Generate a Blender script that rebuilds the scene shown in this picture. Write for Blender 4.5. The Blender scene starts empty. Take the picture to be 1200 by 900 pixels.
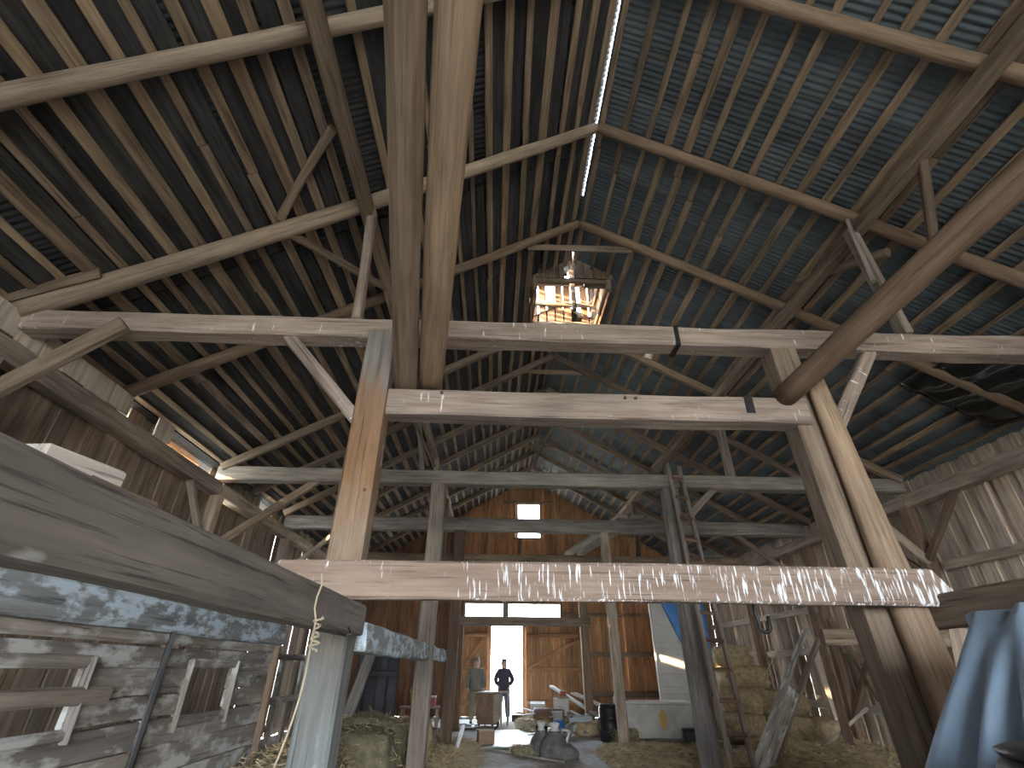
import bpy, bmesh, math, random
from mathutils import Vector, Matrix, noise

random.seed(7)
S = bpy.context.scene
COL = S.collection
V = Vector
R = math.radians

# ------------------------------------------------------------------ camera
EYE = V((0.0, 0.0, 1.52))
FPX, PITCH, YAW, ROLL = 574.2, R(30.096), R(1.706), R(0.536)
FWD = V((math.sin(YAW) * math.cos(PITCH), math.cos(YAW) * math.cos(PITCH), math.sin(PITCH)))
_r = V((math.cos(YAW), -math.sin(YAW), 0))
_u = _r.cross(FWD)
RGT = math.cos(ROLL) * _r + math.sin(ROLL) * _u
UPV = math.cos(ROLL) * _u - math.sin(ROLL) * _r
cam = bpy.data.cameras.new('camera')
cam.sensor_width = 36.0
cam.lens = FPX / 1200.0 * 36.0
cam.clip_start = 0.02
cam.clip_end = 500
camo = bpy.data.objects.new('camera', cam)
COL.objects.link(camo)
camo.matrix_world = Matrix(((RGT.x, UPV.x, -FWD.x, EYE.x), (RGT.y, UPV.y, -FWD.y, EYE.y),
                            (RGT.z, UPV.z, -FWD.z, EYE.z), (0, 0, 0, 1)))
S.camera = camo


def at(px, py, Y=None, X=None, Z=None):
    """World point on the plane Y / X / Z = const for a pixel of the 1200x900 photograph."""
    d = (px - 600) * RGT - (py - 450) * UPV + FPX * FWD
    if Y is not None:
        t = (Y - EYE.y) / d.y
    elif X is not None:
        t = (X - EYE.x) / d.x
    else:
        t = (Z - EYE.z) / d.z
    return EYE + d * t


# ------------------------------------------------------------------ world, sun, exposure
W = bpy.data.worlds.new('overcast_sky')
S.world = W
W.use_nodes = True
nt = W.node_tree
nt.nodes.clear()
wo = nt.nodes.new('ShaderNodeOutputWorld')
bg = nt.nodes.new('ShaderNodeBackground')
tc = nt.nodes.new('ShaderNodeTexCoord')
sep = nt.nodes.new('ShaderNodeSeparateXYZ')
rp = nt.nodes.new('ShaderNodeValToRGB')
rp.color_ramp.elements[0].position = 0.0
rp.color_ramp.elements[0].color = (0.90, 0.93, 0.96, 1)
rp.color_ramp.elements[1].position = 0.7
rp.color_ramp.elements[1].color = (0.62, 0.76, 0.95, 1)
nt.links.new(tc.outputs['Generated'], sep.inputs[0])
nt.links.new(sep.outputs['Z'], rp.inputs[0])
nt.links.new(rp.outputs[0], bg.inputs[0])
bg.inputs[1].default_value = 5.2
nt.links.new(bg.outputs[0], wo.inputs[0])

sl = bpy.data.lights.new('sun', 'SUN')
sl.energy = 6.0
sl.color = (1.0, 0.72, 0.42)
sl.angle = R(0.6)
sun = bpy.data.objects.new('sun', sl)
COL.objects.link(sun)
SUND = V((0.86, 0.42, -0.23)).normalized()
sun.rotation_euler = SUND.to_track_quat('-Z', 'Y').to_euler()


def portal(name, loc, to, sx, sy):
    l = bpy.data.lights.new(name, 'AREA')
    l.shape = 'RECTANGLE'
    l.size = sx
    l.size_y = sy
    l.cycles.is_portal = True
    o = bpy.data.objects.new(name, l)
    COL.objects.link(o)
    o.location = loc
    o.rotation_euler = V(to).to_track_quat('-Z', 'Y').to_euler()


portal('daylight_portal', (1.2, -9.15, 2.1), (0, 1, 0), 6.0, 4.2)
portal('daylight_portal', (0.7, 21.3, 1.9), (0, -1, 0), 4.0, 3.9)

vs = S.view_settings
vs.view_transform = 'Standard'
vs.look = 'None'
vs.gamma = 1.0
vs.exposure = 2.95
S.cycles.use_denoising = True
S.cycles.max_bounces = 8
S.cycles.diffuse_bounces = 5
S.cycles.sample_clamp_indirect = 6.0

# ------------------------------------------------------------------ helpers
CNT = {}


def new_obj(name, mesh, mat=None, M=None, parent=None):
    o = bpy.data.objects.new(name, mesh)
    COL.objects.link(o)
    if mat is not None and mesh is not None and not mesh.materials:
        mesh.materials.append(mat)
    if M is None:
        M = Matrix.Identity(4)
    if parent is not None:
        o.parent = parent
        P = parent.matrix_basis.copy()
        if parent.parent is not None:
            P = parent.parent.matrix_basis @ P
        o.matrix_basis = P.inverted() @ M
    else:
        o.matrix_basis = M
    return o


def tag(o, label=None, cat=None, group=None, kind=None):
    if label:
        o['label'] = label
    if cat:
        o['category'] = cat
    if group:
        o['group'] = group
    if kind:
        o['kind'] = kind
    return o


def empty(name, loc=(0, 0, 0), label=None, cat=None, group=None, kind=None, rz=0.0):
    M = Matrix.Translation(V(loc)) @ Matrix.Rotation(rz, 4, 'Z')
    return tag(new_obj(name, None, None, M), label, cat, group, kind)


def mesh_from(name, verts, faces, smooth=False):
    me = bpy.data.meshes.new(name)
    me.from_pydata([tuple(v) for v in verts], [], faces)
    bm = bmesh.new()
    bm.from_mesh(me)
    bmesh.ops.recalc_face_normals(bm, faces=bm.faces[:])
    bm.to_mesh(me)
    bm.free()
    if smooth:
        me.polygons.foreach_set('use_smooth', [True] * len(me.polygons))
    me.update()
    return me


def frame(p0, p1, up=None, spin=0.0):
    """Matrix with local X along p0->p1, local Z as near to 'up' as it goes."""
    p0, p1 = V(p0), V(p1)
    x = (p1 - p0).normalized()
    if up is None:
        up = V((0, 0, 1)) if abs(x.z) < 0.9 else V((0, 1, 0))
    y = V(up).cross(x).normalized()
    z = x.cross(y)
    M = Matrix(((x.x, y.x, z.x, p0.x), (x.y, y.y, z.y, p0.y), (x.z, y.z, z.z, p0.z), (0, 0, 0, 1)))
    return M @ Matrix.Rotation(spin, 4, 'X')


def beam_mesh(L, w, h, seed=0, bev=0.02, jit=0.006, bow=0.01, taper=0.0, skew0=0.0, skew1=0.0, seg=0.55):
    rnd = random.Random(seed)
    n = max(1, int(L / seg))
    vs_, fs = [], []
    pb, pc = rnd.uniform(-bow, bow), rnd.uniform(-bow, bow)
    for i in range(n + 1):
        t = i / n
        k = 1 - taper * t
        a, b = w / 2 * k, h / 2 * k
        oy = pb * math.sin(math.pi * t)
        oz = pc * math.sin(math.pi * t)
        ring = [(-a + bev, -b), (a - bev, -b), (a, -b + bev), (a, b - bev), (a - bev, b), (-a + bev, b), (-a, b - bev), (-a, -b + bev)]
        for (y, z) in ring:
            jx = 0.0
            if i == 0:
                jx = skew0 * z / h
            if i == n:
                jx = skew1 * z / h
            vs_.append((L * t + jx, y + oy + rnd.uniform(-jit, jit), z + oz + rnd.uniform(-jit, jit)))
    for i in range(n):
        for j in range(8):
            a0 = i * 8 + j
            a1 = i * 8 + (j + 1) % 8
            fs.append((a0, a1, a1 + 8, a0 + 8))
    fs.append(tuple(range(7, -1, -1)))
    fs.append(tuple(range(n * 8, n * 8 + 8)))
    return mesh_from('timber', vs_, fs)


def pole_mesh(L, r0, r1, seed=0, sides=14, jit=0.006, bow=0.03, seg=0.3, squash=1.0):
    rnd = random.Random(seed)
    n = max(2, int(L / seg))
    vs_, fs = [], []
    by, bz = rnd.uniform(-bow, bow), rnd.uniform(-bow, bow)
    for i in range(n + 1):
        t = i / n
        r = r0 + (r1 - r0) * t
        for j in range(sides):
            a = 2 * math.pi * j / sides
            lump = noise.noise(V((t * L * 0.9, math.cos(a) * 0.9 + seed * 3.1, math.sin(a) * 0.9)))
            rr = r * (1 + 0.09 * lump) + rnd.uniform(-jit, jit) * 0.4
            vs_.append((L * t, rr * math.cos(a) + by * math.sin(math.pi * t), squash * rr * math.sin(a) + bz * math.sin(math.pi * t)))
    for i in range(n):
        for j in range(sides):
            a0 = i * sides + j
            a1 = i * sides + (j + 1) % sides
            fs.append((a0, a1, a1 + sides, a0 + sides))
    fs.append(tuple(range(sides - 1, -1, -1)))
    fs.append(tuple(range(n * sides, n * sides + sides)))
    return mesh_from('pole', vs_, fs, True)


SEED = [100]


def timber(name, label, cat, p0, p1, w, h, mat, parent=None, group=None, up=None, spin=0.0, **kw):
    SEED[0] += 1
    L = (V(p1) - V(p0)).length
    me = beam_mesh(L, w, h, SEED[0], **kw)
    o = new_obj(name, me, mat, frame(p0, p1, up, spin), parent)
    if parent is None:
        tag(o, label, cat, group)
    elif label:
        o['label'] = label
    return o


def log(name, label, cat, p0, p1, r0, r1, mat, parent=None, group=None, **kw):
    SEED[0] += 1
    me = pole_mesh((V(p1) - V(p0)).length, r0, r1, SEED[0], **kw)
    o = new_obj(name, me, mat, frame(p0, p1), parent)
    if parent is None:
        tag(o, label, cat, group)
    return o


def box_data(sx, sy, sz, cx=0, cy=0, cz=0):
    v = [(cx + a * sx / 2, cy + b * sy / 2, cz + c * sz / 2) for a in (-1, 1) for b in (-1, 1) for c in (-1, 1)]
    f = [(0, 1, 3, 2), (4, 6, 7, 5), (0, 4, 5, 1), (2, 3, 7, 6), (0, 2, 6, 4), (1, 5, 7, 3)]
    return v, f


def box_mesh(sx, sy, sz, bev=0.0, cz=None):
    v, f = box_data(sx, sy, sz, 0, 0, sz / 2 if cz is None else cz)
    me = mesh_from('box', v, f)
    if bev:
        bm = bmesh.new()
        bm.from_mesh(me)
        bmesh.ops.bevel(bm, geom=bm.edges[:], offset=bev, segments=2, affect='EDGES', profile=0.5)
        bm.to_mesh(me)
        bm.free()
    return me


def lathe_mesh(prof, sides=24, smooth=True):
    vs_, fs = [], []
    for (r, z) in prof:
        for j in range(sides):
            a = 2 * math.pi * j / sides
            vs_.append((r * math.cos(a), r * math.sin(a), z))
    for i in range(len(prof) - 1):
        for j in range(sides):
            a0 = i * sides + j
            a1 = i * sides + (j + 1) % sides
            fs.append((a0, a1, a1 + sides, a0 + sides))
    fs.append(tuple(range(sides - 1, -1, -1)))
    fs.append(tuple(range((len(prof) - 1) * sides, len(prof) * sides)))
    return mesh_from('lathe', vs_, fs, smooth)


def tube_obj(name, pts, r, mat, parent=None, res=6):
    """A tube swept along points as a plain mesh."""
    pts = [V(p) for p in pts]
    vs_, fs = [], []
    prev = None
    for i, p in enumerate(pts):
        d = (pts[min(i + 1, len(pts) - 1)] - pts[max(i - 1, 0)]).normalized()
        a = d.cross(V((0, 0, 1)) if abs(d.z) < 0.95 else V((0, 1, 0))).normalized()
        if prev is not None and a.dot(prev) < 0:
            a = -a
        prev = a
        b = d.cross(a)
        for j in range(res):
            t = 2 * math.pi * j / res
            vs_.append(p + r * (math.cos(t) * a + math.sin(t) * b))
    for i in range(len(pts) - 1):
        for j in range(res):
            a0 = i * res + j
            a1 = i * res + (j + 1) % res
            fs.append((a0, a1, a1 + res, a0 + res))
    fs.append(tuple(range(res - 1, -1, -1)))
    fs.append(tuple(range((len(pts) - 1) * res, len(pts) * res)))
    o0 = pts[0]
    me = mesh_from(name, [v - o0 for v in vs_], fs, True)
    return new_obj(name, me, mat, Matrix.Translation(o0), parent)


# ------------------------------------------------------------------ materials
def _mat(name):
    m = bpy.data.materials.new(name)
    m.use_nodes = True
    t = m.node_tree
    b = t.nodes['Principled BSDF']
    return m, t, b


def _n(t, typ, **kw):
    n = t.nodes.new(typ)
    for k, v in kw.items():
        setattr(n, k, v)
    return n


def _coords(t, scale, rand=True):
    tc_ = _n(t, 'ShaderNodeTexCoord')
    vec = tc_.outputs['Object']
    if rand:
        oi = _n(t, 'ShaderNodeObjectInfo')
        mu = _n(t, 'ShaderNodeMath', operation='MULTIPLY')
        mu.inputs[1].default_value = 37.0
        t.links.new(oi.outputs['Random'], mu.inputs[0])
        ad = _n(t, 'ShaderNodeVectorMath', operation='ADD')
        t.links.new(vec, ad.inputs[0])
        t.links.new(mu.outputs[0], ad.inputs[1])
        vec = ad.outputs[0]
    mp = _n(t, 'ShaderNodeMapping')
    mp.inputs['Scale'].default_value = scale
    t.links.new(vec, mp.inputs[0])
    return mp.outputs[0], tc_


def _noise(t, vec, scale, detail=4, rough=0.55):
    n = _n(t, 'ShaderNodeTexNoise')
    n.inputs['Scale'].default_value = scale
    n.inputs['Detail'].default_value = detail
    n.inputs['Roughness'].default_value = rough
    t.links.new(vec, n.inputs['Vector'])
    return n.outputs[0]


def _ramp(t, fac, stops):
    r = _n(t, 'ShaderNodeValToRGB')
    e = r.color_ramp.elements
    while len(e) < len(stops):
        e.new(0.5)
    for el, (p, c) in zip(e, stops):
        el.position = p
        el.color = (*c, 1) if len(c) == 3 else c
    t.links.new(fac, r.inputs[0])
    return r.outputs[0]


def _mix(t, a, b, fac, mode='MIX'):
    m = _n(t, 'ShaderNodeMix', data_type='RGBA', blend_type=mode)
    if isinstance(fac, (int, float)):
        m.inputs[0].default_value = fac
    else:
        t.links.new(fac, m.inputs[0])
    for s, x in ((6, a), (7, b)):
        if isinstance(x, tuple):
            m.inputs[s].default_value = (*x, 1)
        else:
            t.links.new(x, m.inputs[s])
    return m.outputs[2]


def _bump(t, b, h, strength=0.4, dist=0.01):
    n = _n(t, 'ShaderNodeBump')
    n.inputs['Strength'].default_value = strength
    n.inputs['Distance'].default_value = dist
    t.links.new(h, n.inputs['Height'])
    t.links.new(n.outputs[0], b.inputs['Normal'])


def wood(name, dark, light, vary=0.35, splash=0.0, splash_col=(0.75, 0.76, 0.74), splash_scale=(26, 26, 3.0),
         zones=None, patch=None, rough=0.85, crack=0.55, grad=None):
    """Grain runs along the object's local X. splash: share of droppings / limewash runs. zones: colours along X."""
    m, t, b = _mat(name)
    vec, tc_ = _coords(t, (0.9, 11, 11))
    g = _noise(t, vec, 1.6, 6, 0.6)
    col = _ramp(t, g, [(0.28, dark), (0.72, light)])
    if zones:
        sx = _n(t, 'ShaderNodeSeparateXYZ')
        t.links.new(tc_.outputs['Object'], sx.inputs[0])
        zn, _ = _coords(t, (1.5, 6, 6))
        wob = _noise(t, zn, 1.5, 3)
        ma = _n(t, 'ShaderNodeMath', operation='MULTIPLY_ADD')
        t.links.new(wob, ma.inputs[0])
        ma.inputs[1].default_value = 0.9
        t.links.new(sx.outputs[0], ma.inputs[2])
        mr = _n(t, 'ShaderNodeMapRange')
        mr.inputs[1].default_value = 0.45
        mr.inputs[2].default_value = 5.45
        t.links.new(ma.outputs[0], mr.inputs[0])
        zc = _ramp(t, mr.outputs[0], zones)
        col = _mix(t, col, zc, 1.0, 'MULTIPLY')
    v2, _ = _coords(t, (0.5, 1.6, 1.6))
    big = _noise(t, v2, 1.3, 3)
    sh = _ramp(t, big, [(0.3, (1 - vary,) * 3), (0.7, (1 + vary * 0.4, 1 + vary * 0.38, 1 + vary * 0.35))])
    col = _mix(t, col, sh, 1.0, 'MULTIPLY')
    oi = _n(t, 'ShaderNodeObjectInfo')
    rv = _ramp(t, oi.outputs['Random'], [(0.0, (0.78, 0.78, 0.80)), (0.5, (1, 0.98, 0.95)), (1.0, (1.16, 1.10, 1.02))])
    col = _mix(t, col, rv, 1.0, 'MULTIPLY')
    v3, _ = _coords(t, (0.7, 30, 30))
    c = _noise(t, v3, 1.4, 4, 0.65)
    cr = _ramp(t, c, [(0.34, (1 - crack,) * 3), (0.42, (1, 1, 1))])
    col = _mix(t, col, cr, 1.0, 'MULTIPLY')
    if patch:
        v5, _ = _coords(t, (1.4, 3.5, 3.5))
        pn = _noise(t, v5, patch[1], 5, 0.62)
        pm = _ramp(t, pn, [(patch[2], (0, 0, 0)), (patch[2] + 0.10, (1, 1, 1))])
        col = _mix(t, col, patch[0], pm)
    if splash:
        v4, _ = _coords(t, splash_scale)
        s = _noise(t, v4, 1.0, 3, 0.5)
        v6, _ = _coords(t, (1.2, 1.2, 1.2))
        cl = _noise(t, v6, 1.0, 2)
        mm = _n(t, 'ShaderNodeMath', operation='MULTIPLY_ADD')
        t.links.new(cl, mm.inputs[0])
        mm.inputs[1].default_value = 0.35
        t.links.new(s, mm.inputs[2])
        th = 0.92 - splash * 0.25
        src = mm.outputs[0]
        if grad:
            sx2 = _n(t, 'ShaderNodeSeparateXYZ')
            t.links.new(tc_.outputs['Object'], sx2.inputs[0])
            g2 = _n(t, 'ShaderNodeMath', operation='MULTIPLY_ADD')
            t.links.new(sx2.outputs[0], g2.inputs[0])
            g2.inputs[1].default_value = 0.13 / grad
            g2.inputs[2].default_value = -0.085
            ad2 = _n(t, 'ShaderNodeMath', operation='ADD')
            t.links.new(g2.outputs[0], ad2.inputs[0])
            t.links.new(src, ad2.inputs[1])
            src = ad2.outputs[0]
        sm = _ramp(t, src, [(th - 0.03, (0, 0, 0)), (th + 0.03, (1, 1, 1))])
        col = _mix(t, col, splash_col, sm)
    t.links.new(col, b.inputs['Base Color'])
    b.inputs['Roughness'].default_value = rough
    b.inputs['Specular IOR Level'].default_value = 0.25
    _bump(t, b, c, 0.5, 0.012)
    return m


def plain(name, col, rough=0.6, metal=0.0, vary=0.2, scale=4.0, col2=None, bump=0.0):
    m, t, b = _mat(name)
    vec, _ = _coords(t, (1, 1, 1))
    n = _noise(t, vec, scale, 5, 0.6)
    c2 = col2 or tuple(c * (1 - vary * 2) for c in col)
    t.links.new(_ramp(t, n, [(0.32, c2), (0.62, col)]), b.inputs['Base Color'])
    b.inputs['Roughness'].default_value = rough
    b.inputs['Metallic'].default_value = metal
    if bump:
        _bump(t, b, n, bump, 0.03)
    return m


M = {}
M['beam'] = wood('weathered_beam', (0.23, 0.185, 0.145), (0.50, 0.43, 0.36))
M['beam_pink'] = wood('pale_hewn_beam', (0.215, 0.168, 0.145), (0.43, 0.37, 0.335), vary=0.35, splash=0.12, splash_scale=(30, 30, 4))
M['beam_grey'] = wood('grey_beam', (0.17, 0.158, 0.145), (0.36, 0.335, 0.305), vary=0.3)
M['beam_long'] = wood('dusty_grey_beam', (0.155, 0.14, 0.125), (0.30, 0.275, 0.245), vary=0.25, patch=((0.36, 0.36, 0.34), 2.2, 0.62))
M['splash_beam'] = wood('splashed_beam', (0.28, 0.20, 0.15), (0.46, 0.36, 0.29), vary=0.2, splash=0.55, splash_col=(0.80, 0.82, 0.84), splash_scale=(46, 46, 5.0), grad=5.5)
M['log'] = wood('barked_log', (0.15, 0.105, 0.075), (0.31, 0.235, 0.175), vary=0.25, crack=0.35)
M['log_pale'] = wood('pale_log', (0.20, 0.16, 0.125), (0.39, 0.33, 0.275), vary=0.25, crack=0.35)
M['log_dark'] = wood('brown_log', (0.105, 0.070, 0.048), (0.215, 0.15, 0.11), vary=0.25, crack=0.35)
M['pole'] = wood('tan_pole', (0.19, 0.138, 0.097), (0.39, 0.30, 0.222), vary=0.25, crack=0.35)
M['rafter'] = wood('rafter_wood', (0.155, 0.118, 0.087), (0.33, 0.265, 0.205))
M['batten'] = wood('batten_wood', (0.15, 0.11, 0.078), (0.41, 0.315, 0.225), vary=0.4)
M['roof_board'] = wood('old_roof_board', (0.024, 0.025, 0.028), (0.078, 0.080, 0.084), vary=0.5)
M['orange'] = wood('gable_board', (0.30, 0.155, 0.08), (0.62, 0.365, 0.20), vary=0.35)
M['orange_shaded'] = wood('shaded_gable_board', (0.13, 0.072, 0.045), (0.30, 0.175, 0.11), vary=0.35)  # gable boards darkened: dim light left of the door put into the colour
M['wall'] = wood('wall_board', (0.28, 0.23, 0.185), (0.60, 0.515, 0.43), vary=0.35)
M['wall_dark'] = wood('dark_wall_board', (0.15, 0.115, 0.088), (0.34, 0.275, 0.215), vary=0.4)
M['white_board'] = wood('limewashed_board', (0.24, 0.22, 0.20), (0.46, 0.435, 0.40), vary=0.45, patch=((0.58, 0.59, 0.58), 1.6, 0.50))
M['white_rail'] = wood('limewashed_rail', (0.26, 0.28, 0.29), (0.46, 0.49, 0.51), vary=0.3, patch=((0.62, 0.74, 0.84), 3.0, 0.47))
M['post'] = wood('stained_post', (0.62, 0.60, 0.56), (1.0, 0.98, 0.95), vary=0.2, zones=[
    (0.0, (0.26, 0.33, 0.38)), (0.33, (0.24, 0.25, 0.25)), (0.40, (0.33, 0.26, 0.20)), (0.50, (0.42, 0.33, 0.26)),
    (0.62, (0.33, 0.205, 0.12)), (0.78, (0.33, 0.225, 0.16)), (0.84, (0.31, 0.29, 0.28)), (1.0, (0.33, 0.32, 0.31))],
    patch=((0.46, 0.54, 0.62), 0.9, 0.66))
M['pale_plank'] = wood('pale_plank', (0.36, 0.32, 0.27), (0.62, 0.57, 0.50), vary=0.2)
M['metal'] = None


def metal_roof():
    m, t, b = _mat('corrugated_roof_metal')
    vec, _ = _coords(t, (1, 1, 1))
    n = _noise(t, vec, 0.9, 5, 0.6)
    col = _ramp(t, n, [(0.3, (0.058, 0.074, 0.086)), (0.55, (0.115, 0.142, 0.16)), (0.75, (0.165, 0.195, 0.215))])
    v2, _ = _coords(t, (1.2, 5, 5))
    r = _noise(t, v2, 1.2, 5)
    rm = _ramp(t, r, [(0.62, (0, 0, 0)), (0.8, (0.6, 0.6, 0.6))])
    col = _mix(t, col, (0.16, 0.09, 0.055), rm)
    t.links.new(col, b.inputs['Base Color'])
    b.inputs['Metallic'].default_value = 0.3
    b.inputs['Roughness'].default_value = 0.55
    return m


M['metal'] = metal_roof()
M['old_metal'] = plain('blackened_roof_metal', (0.05, 0.054, 0.058), 0.6, metal=0.3, vary=0.3, scale=1.2)
M['concrete'] = None


def floor_mat():
    m, t, b = _mat('barn_floor')
    tc_ = _n(t, 'ShaderNodeTexCoord')
    n1 = _n(t, 'ShaderNodeTexNoise')
    n1.inputs['Scale'].default_value = 0.55
    n1.inputs['Detail'].default_value = 6
    t.links.new(tc_.outputs['Object'], n1.inputs['Vector'])
    n2 = _n(t, 'ShaderNodeTexNoise')
    n2.inputs['Scale'].default_value = 9
    n2.inputs['Detail'].default_value = 6
    t.links.new(tc_.outputs['Object'], n2.inputs['Vector'])
    con = _ramp(t, n2.outputs[0], [(0.3, (0.30, 0.30, 0.29)), (0.7, (0.52, 0.52, 0.50))])
    straw = _ramp(t, n2.outputs[0], [(0.3, (0.20, 0.16, 0.12)), (0.7, (0.42, 0.36, 0.28))])
    mk = _ramp(t, n1.outputs[0], [(0.46, (0, 0, 0)), (0.54, (1, 1, 1))])
    t.links.new(_mix(t, con, straw, mk), b.inputs['Base Color'])
    b.inputs['Roughness'].default_value = 0.9
    _bump(t, b, n2.outputs[0], 0.6, 0.03)
    return m


M['floor'] = floor_mat()
M['grass'] = plain('field_grass', (0.36, 0.34, 0.26), 0.95, vary=0.2, scale=0.7, col2=(0.40, 0.36, 0.29))
M['hay'] = plain('hay', (0.46, 0.36, 0.21), 0.95, vary=0.25, scale=11, bump=0.8)
M['hay_green'] = plain('old_hay', (0.24, 0.21, 0.13), 0.95, vary=0.25, scale=11, bump=0.8)
M['straw'] = plain('straw', (0.56, 0.45, 0.27), 0.9, vary=0.2, scale=3)
M['black'] = plain('black_plastic', (0.016, 0.016, 0.018), 0.45, vary=0.2)
M['film'] = plain('black_plastic_film', (0.014, 0.016, 0.018), 0.16, vary=0.2)
M['tarp_pale'] = plain('pale_blue_tarp', (0.30, 0.42, 0.56), 0.55, vary=0.08, scale=1.5)
M['tarp_blue'] = plain('blue_tarp', (0.05, 0.24, 0.62), 0.5, vary=0.12)
M['white'] = plain('white_enamel', (0.68, 0.68, 0.65), 0.5, vary=0.08, scale=2)
M['white_dirty'] = plain('dirty_white_paint', (0.62, 0.61, 0.57), 0.7, vary=0.15, scale=3)
M['yellow'] = plain('ochre_stain', (0.62, 0.44, 0.12), 0.8, vary=0.1)
M['red'] = plain('faded_red', (0.42, 0.10, 0.08), 0.7)
M['rope'] = plain('tan_rope', (0.50, 0.42, 0.30), 0.9)
M['iron'] = plain('dark_iron', (0.03, 0.03, 0.032), 0.5, metal=0.5)
M['steel'] = plain('dull_steel', (0.45, 0.47, 0.48), 0.4, metal=0.7)
M['brown_card'] = plain('brown_board', (0.28, 0.18, 0.12), 0.85)
M['cardboard'] = plain('cardboard', (0.44, 0.32, 0.21), 0.9)
M['grey_sack'] = plain('grey_sack', (0.17, 0.16, 0.15), 0.9, vary=0.25, scale=6, bump=0.4)
M['plastic_sheet'] = plain('dusty_plastic_sheet', (0.50, 0.56, 0.58), 0.5, vary=0.15, scale=3)
M['navy'] = plain('dark_slate_panel', (0.045, 0.05, 0.06), 0.7)
M['skin'] = plain('skin', (0.55, 0.36, 0.27), 0.6, vary=0.05)
M['coat'] = plain('olive_grey_coat', (0.20, 0.20, 0.165), 0.9, vary=0.12)
M['khaki'] = plain('khaki_trousers', (0.26, 0.22, 0.16), 0.9, vary=0.1)
M['jacket'] = plain('dark_blue_jacket', (0.055, 0.06, 0.085), 0.85, vary=0.1)
M['jeans'] = plain('blue_jeans', (0.09, 0.14, 0.26), 0.9, vary=0.1)
M['boot'] = plain('brown_boot', (0.07, 0.05, 0.035), 0.7)
M['hair'] = plain('dark_hair', (0.05, 0.035, 0.025), 0.8)
M['cap'] = plain('grey_cap', (0.20, 0.19, 0.17), 0.9)

# ------------------------------------------------------------------ the barn's measures
XL, XR, XC = -5.5, 8.3, 1.4          # side walls and ridge line
RZ = 8.75                            # top of rafters at the ridge
SLO = 0.56
ANG = math.atan(SLO)
YB, YG = -9.0, 21.0                  # rear opening wall, far gable wall
EAVE = RZ - SLO * (XR - XC)


def roof_z(x):
    return RZ - SLO * abs(x - XC)


# ------------------------------------------------------------------ floor and ground
def grid_mesh(x0, x1, y0, y1, nx, ny, fz):
    vs_ = [(x0 + (x1 - x0) * i / nx, y0 + (y1 - y0) * j / ny, 0) for j in range(ny + 1) for i in range(nx + 1)]
    vs_ = [(x, y, fz(x, y)) for (x, y, z) in vs_]
    fs = [(j * (nx + 1) + i, j * (nx + 1) + i + 1, (j + 1) * (nx + 1) + i + 1, (j + 1) * (nx + 1) + i) for j in range(ny) for i in range(nx)]
    return mesh_from('sheet', vs_, fs, True)


tag(new_obj('floor', grid_mesh(XL, XR, YB, YG + 0.1, 30, 50, lambda x, y: 0.02 * noise.noise(V((x, y, 0)))), M['floor']), 'dusty concrete barn floor strewn with straw', None, None, 'structure')
tag(new_obj('trim_1', grid_mesh(-60, 60, -60, 160, 8, 8, lambda x, y: -0.12), M['grass']), 'dry grass ground outside the barn', None, None, 'structure')

# ------------------------------------------------------------------ roof
HOLE = (7.5, 8.95, 0.88)             # cupola opening: y0, y1, run down each slope


def corr_mesh(length, mat, width=0.70, period=0.076, amp=0.0065):
    n = int(width / period * 6)
    vs_, fs = [], []
    for i in range(n + 1):
        y = width * i / n
        z = amp * math.sin(2 * math.pi * y / period)
        vs_ += [(0, y, z), (length, y, z)]
    for i in range(n):
        fs.append((2 * i, 2 * i + 2, 2 * i + 3, 2 * i + 1))
    me = mesh_from('roof_sheet', vs_, fs, True)
    me.materials.append(mat)
    return me


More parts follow.
